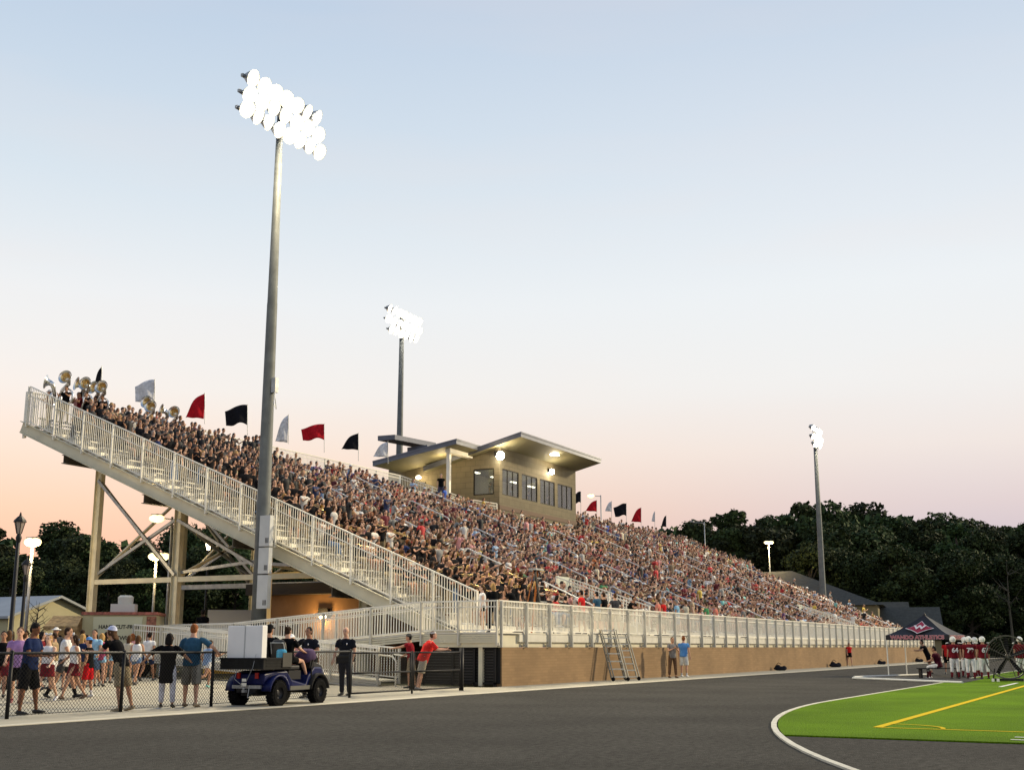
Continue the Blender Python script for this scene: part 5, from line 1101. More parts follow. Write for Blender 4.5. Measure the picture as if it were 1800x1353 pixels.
# right of the cart
o1, i1 = put(541,1226,1097,150,'elbow_rail','heavy-set policeman in black uniform with elbow on the fence behind the cart', h=1.84, g=1.2, shirt_c=(.012,.013,.018), leg='pants', leglen=.98, legs_c=(.007,.008,.012), hair_c=HR['black'], body_c=sk(2), shoes_c=K['black'], sleeve=.7)
o2, i2 = put(606,1222,1096,165,'stand2','bald policeman in black uniform standing at the gate', h=1.86, g=1.1, shirt_c=(.012,.013,.018), leg='pants', leglen=.98, legs_c=(.009,.011,.022), hair='bald', body_c=sk(0), shoes_c=K['black'], sleeve=.7)
for o_, i_ in ((o1, i1), (o2, i2)):
    k_ = i_['k']; pl = i_['pel']; mb = MB()
    mb.ell(pl+Vector((-.085,.155,.36))*k_, .022, .012, .03, 7, 5); local(mb, 'badge', SILV, o_)
    for q in (-1,1):
        mb = MB(); s0 = i_['J']['L' if q < 0 else 'R']['x' and 's'] if False else i_['J'][('L' if q < 0 else 'R')+'s']; e0 = i_['J'][('L' if q < 0 else 'R')+'e']; c = s0+(e0-s0)*.35+Vector((q*.062,0,0)); mb.ell(c, .012,.035,.045, 7, 5); local(mb, 'shoulder_patch', mat('patch', (.4,.4,.42), .7), o_)
    mb = MB(); mb.tube([pl+Vector((0,0,.02))*k_, pl+Vector((0,0,.08))*k_], [(.196*k_*1.13,.15*k_*1.13)]*2, 16, side=(1,0,0)); local(mb, 'duty_belt', BLK, o_, True)
    mb = MB(); mb.box((.19*k_, -.04, .80*k_), (.25*k_, .04, 1.0*k_)); mb.box((-.26*k_, -.03, .86*k_), (-.2*k_, .05, .98*k_)); local(mb, 'holster', BLKP, o_)
    mb = MB(); p_ = pl+Vector((.09,.15,.38))*k_; mb.box((p_.x-.02, p_.y, p_.z-.05), (p_.x+.02, p_.y+.03, p_.z+.04)); local(mb, 'radio', BLKP, o_)
put(510,1216,1100,175,'stand','woman in pink shirt, white cap and red lanyard behind the cart', h=1.66, fem=True, shirt_c=K['pink'], leg='shorts', legs_c=K['khaki'], hair_c=HR['blond'], hat='cap', hat_c=K['white'], body_c=sk(4), shoes_c=K['white'], sleeve=.8)
put(455,1209,1088,190,'stand2','man in burgundy cap on the ramp side behind the white crate', h=1.78, shirt_c=K['pink'], legs_c=K['khaki'], hair_c=HR['brown'], hat='cap', hat_c=K['maroon'], body_c=sk(0), shoes_c=K['white'])
put(354,1130,1064,20,'stand','policeman in black on the ramp turn above the ginger-haired man', F=at(354,1190,True).x*cy+at(354,1190,True).y*sy+3, zz=1.05, h=1.78, shirt_c=K['black'], leg='pants', legs_c=K['black'], hair_c=HR['black'], body_c=SK[3], shoes_c=K['black'])
put(744,1213,1101,280,'rail_lean','stout man in bright red shirt, white visor and khaki shorts at the gate post', h=1.86, g=1.25, shirt_c=(.60,.03,.025), leglen=1.0, legs_c=(.38,.34,.26), hair_c=HR['brown'], hat='band', hat_c=K['white'], body_c=sk(0), shoes_c=K['grey'], sleeve=.9, longshirt=.05)
put(722,1209,1107,85,'point','young man in maroon shirt and backwards cap reaching along the gate', h=1.74, shirt_c=(.22,.012,.02), leglen=1.0, legs_c=K['khaki'], hair_c=HR['black'], hat='backcap', hat_c=(.05,.05,.05), body_c=sk(1), shoes_c=K['black'])
put(848,1100,1027,100,'stand','blonde woman in white top and black skirt on the walkway corner', F=43.6, zz=DK, h=1.66, fem=True, sleeve=.3, shirt_c=K['white'], leglen=.35, legs_c=K['black'], hair='tail', hair_c=HR['brown'], body_c=sk(4), shoes_c=K['white'])
put(867,1100,1022,20,'stand2','blond person dressed in black on the walkway corner with back turned', F=43.8, zz=DK, h=1.74, shirt_c=K['black'], leg='pants', legs_c=K['black'], hair='bob', hair_c=HR['blond'], body_c=sk(4), shoes_c=K['black'], sleeve=.8)
put(1203,1189,1113,330,'stand','man in bright blue T-shirt and white shorts by the block wall', h=1.80, g=1.08, shirt_c=K['blue'], leglen=1.0, legs_c=(.6,.6,.56), hair_c=HR['ginger'], body_c=sk(0), shoes_c=K['white'], socks=.2, socks_c=K['white'])
put(1183,1191,1117,200,'cross','man in grey shirt and brown trousers leaning on the block wall behind the blue T-shirt', h=1.74, shirt_c=K['grey'], leg='pants', legs_c=K['brown'], hair_c=HR['brown'], body_c=sk(1), shoes_c=K['brown'])
put(1494,1170,1127,190,'stand2','woman in red top and black skirt against the block wall near the tent', h=1.62, fem=True, sleeve=.5, shirt_c=K['red'], leg='skirt', leglen=.6, legs_c=K['black'], hair='long', hair_c=HR['black'], body_c=sk(0), shoes_c=K['cream'])
put(775,866,837,190,'stand','man in black shirt and dark shorts standing on the press box landing', F=83.5, zz=11.2, h=1.80, shirt_c=K['black'], leglen=1.0, legs_c=(.06,.06,.10), hair_c=HR['grey'], body_c=sk(0), shoes_c=K['black'])
put(808,892,862,200,'stand2','woman in white dress standing just below the press box side window', F=84.3, zz=dz(39.6)+.1, h=1.66, fem=True, longshirt=.2, shirt_c=K['white'], leglen=.5, legs_c=K['white'], hair='long', hair_c=HR['dark brown'], body_c=sk(0), shoes_c=K['white'])
# people on the front walkway, seen above the rail
WALK = [(906,'seated-looking man in black and green cap leaning on the rail near the stepladder','rail_lean','black','khaki','brown'),(1023,'man in bright red shirt on the front walkway','stand2','red','black','black'),(1050,'man in dark teal shirt with back turned on the front walkway','stand','teal','khaki','black'),(1062,'man in black beside the teal shirt on the front walkway','stand','black','black','dark brown'),(1082,'broad man in dark green shirt on the front walkway','hips','dgrey','khaki','brown'),
 (1105,'man in black shirt bending at the foot of the entry stair','rail_lean','black','black','black'),(1157,'man in salmon shirt on the walkway right of the entry stair','stand','salmon','khaki','brown'),(1166,'woman in bright red behind the salmon shirt','stand','red','black','blond'),(1190,'man in pale blue shirt on the walkway right of the salmon shirt','stand','lblue','jean','grey'),(1206,'man in pale green shirt on the front walkway','stand','cream','khaki','brown'),(1242,'man in olive green shirt on the front walkway','stand2','green','khaki','brown'),(1258,'man in coral shirt with printed back on the walkway, right of the olive shirt','stand','salmon','khaki','brown'),(1307,'heavy man in grey shirt on the walkway, middle of the rail','stand','grey','black','brown')]
for px, lab, pose, sc, lc, hc_ in WALK:
    f, r, u = ray(px, 1075); k_ = r/f; yy = 20.6; X = (yy*(cy+k_*sy))/(sy-k_*cy); q = random.choice([0,1,2])
    lk = dict(pose=pose, h=1.78, shirt_c=K[sc], legs_c=K[lc], hair_c=HR[hc_], body_c=SK[q], shoes_c=K['dgrey'])
    o, _ = person((X, yy, DK), R(random.choice([90, 80, 100, -90, 60])), lab, lk, None, .022)

# ---------------------------------------------------------------- football players under the tent
MAR = (.12,.008,.014)
def player(px, yf, yh, ang, num, label, pose='stand', **kw):
    lk = dict(h=kw.pop('h', 1.72), g=1.12, pads=True, helmet=True, shirt_c=MAR, leg='pants', leglen=.42, legs_c=(.66,.66,.64), hat_c=(.72,.72,.66), socks=.62, socks_c=kw.pop('sock', (.10,.01,.015)), shoes_c=K['black'], sleeve=.6, fingers=False, body_c=kw.pop('body', SK[2])); lk.update(kw)
    o, inf = put(px, yf, yh, ang, pose, label, **lk); k_ = inf['k']; pl = inf['pel']
    if num:
        for sgn, rot in ((-1, 0), (1, PI)):
            y_ = sgn*(.172*k_); textmesh(num, .27*k_, mat('number_white', (.7,.7,.68), .6), o, (0, y_+.01*0, pl.z+.16*k_), (PI/2, 0, rot), ext=.012, name='jersey_number', bold=.008)
    for q in (-1,1): mb = MB(); s0 = inf['J'][('L' if q < 0 else 'R')+'s']; mb.tube([s0+Vector((q*.02,-.07,.10)), s0+Vector((q*.10,0,.08)), s0+Vector((q*.02,.08,.10))], .018*k_, 6); local(mb, 'shoulder_stripe', mat('number_white', (.7,.7,.68), .6), o)
    return o
player(1680,1193,1124,0,'64','football player number 64, back turned, nearest of the standing group')
player(1708,1194,1129,350,'79','football player number 79, back turned, right of number 64', body=SK[1])
player(1732,1193,1126,5,'67','football player number 67, back turned, just left of the big fan')
player(1719,1189,1125,60,None,'helmeted football player in maroon facing left between numbers 79 and 67', body=SK[3])
player(1699,1190,1128,200,None,'helmeted football player facing the viewer behind numbers 64 and 79')
player(1797,1192,1130,180,None,'helmeted football player cut by the right edge of the photo')
p = at(1652, 1192); sn = thing('sideline_bench', (p.x, p.y, 0), 'low dark bench under the tent that player 71 sits on', 'bench', rz=facing(0)-PI/2)
mb = MB(); mb.box((-.9,-.2,.40), (.9,.2,.44)); local(mb, 'seat', BLKP, sn)
for q in (-.8,.8): mb = MB(); mb.box((q-.03,-.17,0), (q+.03,.17,.40)); local(mb, 'leg', BLK, sn)
lk = dict(pose='sit', h=1.78, g=1.12, pads=True, shirt_c=(.05,.006,.014), leg='pants', leglen=.1, legs_c=(.6,.6,.58), socks=.62, socks_c=(.08,.01,.015), shoes_c=K['white'], hair_c=HR['black'], body_c=SK[2], fingers=False)
o, inf = person(p+Vector((0,0,-.04)), facing(60), 'seated football player number 71 without helmet under the tent', lk, None, .022)
textmesh('71', .28, mat('number_white', (.7,.7,.68), .6), o, (.0, -.135+.0, inf['pel'].z+.16), (PI/2, 0, 0), ext=.012, name='jersey_number', bold=.008)
o = textmesh('71', .26, mat('number_white', (.7,.7,.68), .6), o, (.20, .06, inf['pel'].z+.16), (PI/2, 0, PI/2), ext=.012, name='jersey_number', bold=.008)
for px, lab, c in ((1633,'person crouching in black beside the dark tent post','black'),(1668,'coach in red shirt behind player 64 under the tent','red')):
    p = at(px, 1184); person(p, facing(160 if c == 'red' else 90), lab, dict(pose='stand' if c == 'red' else 'rail_lean', h=1.72, shirt_c=K[c], legs_c=K['black'], hair_c=HR['black'], body_c=SK[1], shoes_c=K['black']), None, .022)

# ================================================================ canopy tent
def tent():
    c = at(1631, 1188); rz = facing(0)-PI/2-R(34); t_ = thing('canopy_tent', (c.x+.2, c.y, 0), 'black pop-up canopy tent with red diamond W emblem over the team bench', 'canopy tent', rz=rz)
    FAB = mat('tent_black', (.013,.013,.016), .55, 0, 4, .15, .2); hw = 1.42; ze, zv, zp = 1.62, 1.84, 2.78
    pts = [(-hw,-hw),(hw,-hw),(hw,hw),(-hw,hw)]; mb = MB(); n = 8
    for i in range(4):
        a, b_ = Vector((*pts[i], zv)), Vector((*pts[(i+1)%4], zv)); vs = []; fs = []
        for u in range(n+1):
            w_ = u/n; sag = .16*math.sin(w_*PI)*1.0; zz = zv+(zp-zv)*(w_**1.25)
            for v in range(n+1):
                q = v/n; p_ = a.lerp(b_, q)*(1-w_)*(1-.03*math.sin(q*PI)); vs.append((p_.x, p_.y, zz-.05*math.sin(q*PI)*(1-w_)))
        for u in range(n):
            for v in range(n): k_ = u*(n+1)+v; fs.append((k_, k_+1, k_+n+2, k_+n+1))
        mb.add(vs, fs)
        mb.add([a, b_, (b_.x, b_.y, ze), (a.x, a.y, ze)], [(0,1,2,3)])
    mb.lathe([(.09, zp-.12),(.07, zp),(.03, zp+.06),(.001, zp+.07)], 10)
    cn = local(mb, 'canopy', FAB, t_); md = cn.modifiers.new('thick', 'SOLIDIFY'); md.thickness = .004
    for i, (x, y) in enumerate(pts):
        mb = MB(); mb.box((x*.985-.022, y*.985-.022, 0), (x*.985+.022, y*.985+.022, ze+.18)); mb.box((x*.985-.06, y*.985-.06, 0), (x*.985+.06, y*.985+.06, .015)); local(mb, 'leg', WHT if i != 1 else BLK, t_)
    mb = MB()
    for i in range(4):
        a, b_ = Vector((*pts[i], 0))*.98, Vector((*pts[(i+1)%4], 0))*.98
        for q in range(4):
            p0, p1 = a.lerp(b_, q/4), a.lerp(b_, (q+1)/4); z0, z1 = (ze+.1, ze-.15+.25) ; mb.bar((p0.x,p0.y,ze+.02), (p1.x,p1.y,ze+.2), .02, .02); mb.bar((p0.x,p0.y,ze+.2), (p1.x,p1.y,ze+.02), .02, .02)
    local(mb, 'truss', GALV, t_)
    LT = mat('tent_letter', (.28,.02,.045), .6); LW = mat('tent_white', (.65,.6,.6), .6); L2 = mat('tent_pink', (.62,.36,.38), .6)
    for side, (rot, off) in enumerate((((PI/2,0,0), (0,-hw-.006)), ((PI/2,0,PI/2), (hw+.006,0)))):
        x, y = off
        sz = .245 if side == 0 else .245
        textmesh('WANDO ATHLETICS', .23, L2, t_, (x, y, ze+.045), rot, ext=.002, bold=.014, sx=1.12)
        o_ = textmesh('WANDO ATHLETICS', .23, LT, t_, (x+(0 if side == 0 else .004), y-(.004 if side == 0 else 0), ze+.045), rot, ext=.002, bold=.0, sx=1.12)
    # emblem: diamond lying on the near roof slope
    slope = math.atan2(zp-zv, hw); 
    def onroof(u, v, d): # u across, v up the slope (0 eave ..1 peak)
        zz = zv+(zp-zv)*(v**1.25); return Vector((u, -hw*(1-v)-d*math.cos(.6), zz+d+.03))
    for (sc_, m_, d) in ((1.0, LW, .012), (.90, LT, .020)):
        mb = MB(); ring = [(-.66,.36),(-.40,.43),(-.20,.53),(0,.70),(.20,.53),(.40,.43),(.66,.36),(.40,.28),(.20,.19),(0,.05),(-.20,.19),(-.40,.28)]
        ring = [(a*sc_, .40+(b2-.40)*sc_) for a, b2 in ring]; vs = [onroof(a, b2, d) for a, b2 in ring]+[onroof(0,.40,d)]; mb.add(vs, [(i, (i+1) % 12, 12) for i in range(12)]); local(mb, 'emblem', m_, t_)
    b0, b1 = onroof(0,.30,.045), onroof(0,.50,.045); tl = math.atan2(b1.z-b0.z, b1.y-b0.y)
    textmesh('W', .40, LW, t_, b0, (tl, 0, 0), ext=.004, bold=.02, sx=1.2)
    # black side curtain hanging at the back right
    mb = MB(); mb.add([(hw*.2,hw*.9,ze+.1),(hw*.9,hw*.9,ze+.1),(hw*.9,hw*.9,.65),(hw*.75,hw*.9,.8)], [(0,1,2,3)]); s_ = local(mb, 'side_curtain', FAB, t_); md = s_.modifiers.new('thick', 'SOLIDIFY'); md.thickness = .01
tent()
# ================================================================ big drum fan
c = at(1775, 1198); fan = thing('drum_fan', (c.x, c.y, 0), 'large round black wire-caged field fan at right edge of the turf', 'fan', rz=facing(0)-PI/2-R(20))
FM = mat('fan_black', (.09,.085,.07), .5, .3, 6, .3); r_ = .80; zc = .93; MY = Matrix.Rotation(PI/2, 3, 'X')
mb = MB(); mb.lathe([(r_-.02, -.15),(r_+.03,-.15),(r_+.03,.15),(r_-.02,.15),(r_-.02,-.15)], 48, (0,0,zc), MY); local(mb, 'shroud', FM, fan, False)
for s_ in (-1, 1):
    mb = MB()
    for q in range(9):
        rr = r_*(q+1)/9; mb.tube([(rr*math.cos(a), s_*(.13+.05*(1-(rr/r_)**2)), zc+rr*math.sin(a)) for a in [2*PI*j/36 for j in range(37)]], .004, 4)
    for j in range(8): a = 2*PI*j/8+.3; mb.tube([(0, s_*.19, zc), (r_*math.cos(a), s_*.13, zc+r_*math.sin(a))], .012, 5)
    local(mb, 'cage', FM, fan)
mb = MB(); mb.lathe([(.001,-.14),(.10,-.14),(.13,0),(.10,.14),(.001,.14)], 16, (0,0,zc), MY); local(mb, 'motor', BLK, fan, True)
for j in range(5):
    a = 2*PI*j/5+.35; d = Vector((math.cos(a), 0, math.sin(a))); e = Vector((-math.sin(a), 0, math.cos(a))); cc = Vector((0,0,zc)); mb = MB()
    vs = []
    for rr, w_, tw in ((.12,.05,.6),(.45,.08,.5),(.74,.065,.4)):
        for q in (-1, 1):
            for th_ in (-.006, .006): vs.append(cc+d*rr+e*q*w_+Vector((0, q*w_*tw+th_, 0)))
    mb.add(vs, [(0,2,6,4),(4,6,10,8),(1,5,7,3),(5,9,11,7),(0,4,5,1),(4,8,9,5),(2,3,7,6),(6,7,11,10),(8,10,11,9),(0,1,3,2)]); local(mb, 'blade', BLKP, fan)
mb = MB(); mb.box((-.6,-.35,.05), (.6,-.30,.12)); mb.box((-.6,.30,.05), (.6,.35,.12)); mb.box((-.62,-.35,.05), (-.55,.35,.12)); mb.box((.55,-.35,.05), (.62,.35,.12)); mb.bar((-.58,0,.1), (-.5,0,.5), .05, .05); mb.bar((.58,0,.1), (.5,0,.5), .05, .05); local(mb, 'stand', BLK, fan)
for q in (-.6, -.42, .55): mb = MB(); mb.box((q-.05,-.42,0), (q+.05,-.3,.13)); local(mb, 'foot', WHT, fan)

# ================================================================ utility cart
def cart():
    a = at(476, 1243); rz = R(4); t_ = thing('utility_cart', tuple(at(452, 1239)), 'blue and black utility cart parked by the fence with a white crate in its bed', 'utility cart', rz=rz)
    BLU = mat('cart_blue', (.003,.0065,.055), .38, 0, 9, .25, spec=.2); BED = mat('bed_grey', (.018,.018,.017), .7, 0, 8, .2, spec=.1); SEATM = mat('seat_vinyl', (.02,.02,.02), .45)
    # local: +x forward, +y left; rear axle at x=0
    W = 1.30
    # body tub
    def sect(x, w, z0, z1): return [(x,-w,z0),(x,w,z0),(x,w,z1),(x,-w,z1)]
    mb = MB(); S_ = [sect(-.42,.46,.50,.78), sect(.0,.50,.48,.84), sect(.45,.55,.42,.84), sect(.6,.60,.34,.62), sect(1.25,.60,.34,.50), sect(1.45,.55,.36,.72), sect(1.75,.52,.45,.92), sect(2.15,.48,.50,.90), sect(2.45,.38,.48,.74)]
    vs = [p_ for s_ in S_ for p_ in s_]; fs = []
    for i in range(len(S_)-1):
        for k in range(4): fs.append((4*i+k, 4*i+(k+1)%4, 4*i+4+(k+1)%4, 4*i+4+k))
    fs += [(3,2,1,0), tuple(4*(len(S_)-1)+k for k in range(4))]; mb.add(vs, fs); bd = local(mb, 'body', BLU, t_); m_ = bd.modifiers.new('b', 'BEVEL'); m_.width = .04; m_.segments = 3
    def fender(xc, q, nm='fender'):
        mb = MB(); vs = []; fs = []; n = 10
        for i in range(n+1):
            a_ = R(8)+(PI-R(16))*i/n; r0 = .36; cx2, cz2 = xc+r0*math.cos(a_)*1.12, .30+r0*math.sin(a_)*1.12
            for yy in (.40, .66): vs += [(cx2, q*yy, cz2), (xc+(cx2-xc)*1.13, q*yy, .30+(cz2-.30)*1.13)]
        for i in range(n):
            o_ = 4*i
            for (p1, p2) in ((0,2),(3,1),(2,3),(1,0)): fs.append((o_+p1, o_+p2, o_+4+p2, o_+4+p1))
        mb.add(vs, fs+[(0,1,3,2),(4*n+2,4*n+3,4*n+1,4*n)]); local(mb, nm, BLU if xc < .5 else BLKP, t_, True)
    WB = 1.85
    for xc in (0, WB):
        for q in (-1, 1):
            fender(xc, q)
            g_ = bpy.data.objects.new('wheel', None); C.objects.link(g_); g_.parent = t_; g_.location = (xc, q*.56, .30); 
            MYr = Matrix.Rotation(PI/2, 3, 'X'); mb = MB(); mb.lathe([(.15,-.11),(.25,-.125),(.295,-.10),(.305,-.04),(.305,.04),(.295,.10),(.25,.125),(.15,.11)], 36, (0,0,0), MYr)
            for j in range(22):
                an = 2*PI*j/22
                for w_ in (-.08, 0, .08):
                    an2 = an+(.14 if w_ == 0 else 0); c2 = Vector((math.cos(an2)*.308, w_, math.sin(an2)*.308)); d = Vector((math.cos(an2),0,math.sin(an2))); mb.bar(c2-d*.012, c2+d*.014, .065, .055, up=(0,1,0))
            local(mb, 'tyre', RUB, g_)
            mb = MB(); mb.lathe([(.001,.05*q*-1),(.06,.06*q*-1),(.09,.02*q*-1),(.13,.02*q*-1),(.155,.10*q*-1),(.15,.11*q*-1)], 24, (0,0,0), MYr)
            for j in range(6): an = PI/3*j; mb.ell((math.cos(an)*.06, q*.065, math.sin(an)*.06), .012,.012,.012, 6, 4)
            local(mb, 'rim', mat('rim_dark', (.03,.03,.032), .4, .4), g_, True)
    # chassis, bed
    mb = MB(); mb.box((-.5,-.28,.32), (2.2,.28,.42)); mb.tube([(0,-.5,.3),(0,.5,.3)], .05, 8); mb.tube([(WB,-.5,.3),(WB,.5,.3)], .05, 8); mb.box((-.35,-.25,.24),(.2,.25,.36)); mb.tube([(-.5,-.2,.3),(-.62,-.2,.28)], .04, 8)
    for q in (-1,1):
        mb.tube([(-.12,q*.35,.35),(-.12,q*.38,.75)], .035, 8)
    local(mb, 'chassis', BLK, t_)
    mb = MB(); x0, x1, w_, z0, z1 = -.72, .48, .64, .88, 1.15
    mb.box((x0,-w_,z0),(x1,w_,z0+.04)); mb.box((x0,-w_,z0+.04),(x0+.045,w_,z1)); mb.box((x1-.045,-w_,z0+.04),(x1,w_,z1)); mb.box((x0+.045,-w_,z0+.04),(x1-.045,-w_+.045,z1)); mb.box((x0+.045,w_-.045,z0+.04),(x1-.045,w_,z1))
    for zz in (.96, 1.03, 1.09): mb.box((x0-.012,-w_+.06,zz),(x0-.001,w_-.06,zz+.02)); mb.box((x0+.1,-w_-.012,zz),(x1-.1,-w_-.001,zz+.02))
    local(mb, 'cargo_bed', BED, t_)
    mb = MB(); mb.box((x0-.02,-w_-.02,z1-.03),(x0+.06,w_+.02,z1+.01)); mb.box((x0,-w_-.02,z1-.03),(x1,-w_+.05,z1+.012)); mb.box((x0,w_-.05,z1-.03),(x1,w_+.02,z1+.012)); local(mb, 'bed_rim', BLKP, t_)
    mb = MB(); mb.box((x1-.42,-w_-.03,.93),(x1-.02,-w_-.015,1.28)); local(mb, 'side_box', mat('side_box', (.05,.048,.04), .6, 0, 6, .15), t_)
    # rear: tail lamps, plate, hitch, bumper
    for q in (-.27,.27): mb = MB(); mb.box((-.47,q-.045,.66),(-.425,q+.045,.80)); local(mb, 'tail_light', mat('tail_red', (.35,.02,.015), .25), t_)
    mb = MB(); mb.box((-.60,-.07,.48),(-.59,.07,.56)); mb.box((-.60,-.06,.59),(-.59,.06,.66)); local(mb, 'number_plate', WHT, t_)
    mb = MB(); mb.box((-.62,-.04,.33),(-.4,.04,.39)); mb.ell((-.6,0,.42),.03,.03,.03,8,6); mb.box((-.50,-.42,.42),(-.45,.42,.50)); mb.tube([(-.5,-.1,.5),(-.56,-.1,.2)],.012,6); local(mb, 'hitch', GALV, t_)
    # floor board, running board, seats, dash, hood, steering wheel
    for q in (-1,1): mb = MB(); mb.box((.5,q*.60-.03,.36),(1.42,q*.60+.05,.46)); local(mb, 'running_board', mat('running_board', (.14,.14,.12), .4, .5, 4, .1), t_)
    mb = MB(); mb.box((.50,-.56,.62),(1.05,.56,.84)); local(mb, 'seat_box', BLK, t_)
    for q in (-.28,.28):
        mb = MB(); mb.box((.55,q-.25,.85),(1.05,q+.25,.97)); s_ = local(mb, 'seat', SEATM, t_); b2 = s_.modifiers.new('b','BEVEL'); b2.width = .04; b2.segments = 3
        mb = MB(); mb.tube([(.52,q,.92),(.48,q,1.1),(.44,q,1.32),(.42,q,1.52),(.41,q,1.6)], [(.07,.23),(.075,.25),(.06,.24),(.055,.21),(.03,.14)], 12, side=(1,0,0)); local(mb, 'backrest', SEATM, t_, True)
        mb = MB(); mb.tube([(.43,q-.2,1.25),(.35,q-.19,1.52),(.35,q+.19,1.52),(.43,q+.2,1.25)], .018, 6); local(mb, 'seat_frame', GALV, t_)
    mb = MB(); mb.box((1.5,-.54,.88),(1.68,.54,1.12)); mb.tube([(1.45,.28,1.06),(1.3,.28,1.2)], .02, 6); local(mb, 'dashboard', BLKP, t_)
    mb = MB(); M_ = Matrix.Rotation(R(-50), 3, 'Y'); mb.tube([Vector((1.28,.28,1.22))+M_@Vector((.17*math.cos(a_), .17*math.sin(a_), 0)) for a_ in [2*PI*j/20 for j in range(21)]], .016, 6); local(mb, 'steering_wheel', BLK, t_)
    mb = MB(); mb.add([(1.68,-.52,.93),(1.68,.52,.93),(2.5,.36,.74),(2.5,-.36,.74),(1.68,-.5,1.08),(1.68,.5,1.08),(2.35,.36,.94),(2.35,-.36,.94)], [(0,3,2,1),(4,5,6,7),(0,4,7,3),(1,2,6,5),(2,3,7,6),(0,1,5,4)]); h_ = local(mb, 'hood', BLKP, t_); b2 = h_.modifiers.new('b','BEVEL'); b2.width = .03; b2.segments = 2
    for q in (-.3,.3): mb = MB(); mb.ell((2.42,q,.80),.05,.09,.06,10,6); local(mb, 'headlight', mat('headlight', (.5,.5,.5), .1), t_, True)
    for q in (-.55,.55): mb = MB(); mb.tube([(1.6,q,.5),(1.55,q,.9),(1.62,q,1.1)], .02, 8); local(mb, 'hand_bar', BLK, t_)
    t_.scale = (.92, .92, .92); return t_
ct = cart(); cl_ = ct.location; cM = Matrix.Rotation(R(4), 3, 'Z')
def oncart(x, y, z): return Vector(cl_)+cM@Vector((x,y,z))*.92
cr_ = thing('white_crate', oncart(-.70, 0, .925), 'white folded plastic crate standing in the bed of the utility cart', 'crate', rz=R(4))
PLW = mat('crate_white', (.74,.74,.72), .5, 0, 2, .04)
mb = MB(); mb.box((.05,-.47,0),(.26,.47,.93)); b_ = local(mb, 'box', PLW, cr_); m_ = b_.modifiers.new('b','BEVEL'); m_.width = .012
mb = MB(); mb.box((.035,-.02,.0),(.055,.0,.935)); mb.box((.035,-.02,.931),(.27,.0,.94)); local(mb, 'seam', mat('seam', (.42,.43,.42), .5), cr_)
mb = MB(); mb.tube([(.02,.1,.1),(.0,.12,.0),(-.1,.12,-.25),(-.08,-.1,-.4)], .006, 5); mb.tube([(.02,-.35,.3),(-.06,-.33,.0),(-.1,-.2,-.3)], .006, 5); local(mb, 'cord', GALV, cr_)
mb = MB(); mb.box((.60,-.60,0),(.80,-.545,.52)); o = local(mb, 'x', mat('cooler_blue', (.06,.35,.55), .35), None) if False else None
mb = MB(); mb.lathe([(.001,0),(.12,0),(.12,.36),(.09,.40),(.001,.41)], 16, oncart(.36,-.42,.925)); o = mb.build('water_jug', mat('cooler_blue', (.06,.30,.48), .3)); tag(o, 'light blue water jug in the cart bed right of the white crate', 'jug')
person(oncart(.86,-.28,.66), R(4), 'woman in black sitting on the right seat of the cart, bare knee raised', dict(pose='drive', h=1.66, fem=True, shirt_c=K['black'], leglen=.5, legs_c=K['black'], hair='bun', hair_c=HR['dark brown'], body_c=SK[0], shoes_c=K['black'], sleeve=.8), None, .016)
person(oncart(.86,.28,.66), R(4), 'driver in black cap on the left seat of the cart', dict(pose='drive', h=1.74, shirt_c=K['black'], leglen=1.0, legs_c=K['black'], hair_c=HR['black'], hat='cap', hat_c=K['black'], body_c=SK[1], shoes_c=K['black']), None, .016)
# purple jacket bundle on the dash
mb = MB(); mb.ell(oncart(1.58,-.36,1.19), .26,.24,.17, 16, 10); o = mb.build('jacket', CLOTH, smooth=True); o.color = (.075,.05,.10,1); tag(o, 'rumpled dark purple jacket heaped on the front of the cart', 'jacket')
for v in o.data.vertices: v.co += v.normal*noise.noise(v.co*9)*.05

# ================================================================ ladders, bags, stepladder
def dolly(px, yf, yt, label, tilt, wd=.46):
    p = at(px, yf); p.y = 19.0; H = far(px, yt, cdist(p)).z; t_ = thing('aluminium_ladder', (p.x, p.y, 0), label, 'ladder', 'ladders leaning on the block wall', rz=YAW-PI/2+R(12))
    LM = mat('ladder_metal', (.26,.25,.21), .6, .1, 6, .15); dy = WT-.30-p.y; d = Vector((0, dy, H)).normalized()
    for q in (-wd/2, wd/2):
        mb = MB(); mb.bar((q+.0, 0, .08), (q-tilt, dy, H), .045, .05); local(mb, 'side_rail', LM, t_)
        mb = MB(); mb.bar((q+.05, -.20, .08), (q-tilt+.05, dy-.16, H*.98), .035, .04); local(mb, 'side_rail', LM, t_)
    for k in range(7):
        f_ = .08+.88*k/6; mb = MB(); y_, z_ = dy*f_, H*f_; mb.bar((-wd/2-tilt*f_, y_-.03, z_), (wd/2-tilt*f_, y_-.03, z_), .14, .045); local(mb, 'rung', ALU, t_)
    for q in (-wd/2, wd/2): mb = MB(); mb.lathe([(.001,-.02),(.07,-.025),(.08,0),(.07,.025),(.001,.02)], 14, (q, -.22, .08), Matrix.Rotation(PI/2,3,'X')); local(mb, 'wheel', RUB, t_, True)
dolly(1054, 1196, 1104, 'taller silver ladder on small wheels leaning on the block wall', .34, .60)
dolly(1096, 1195, 1117, 'shorter silver ladder on small wheels right of the taller one', .28, .54)
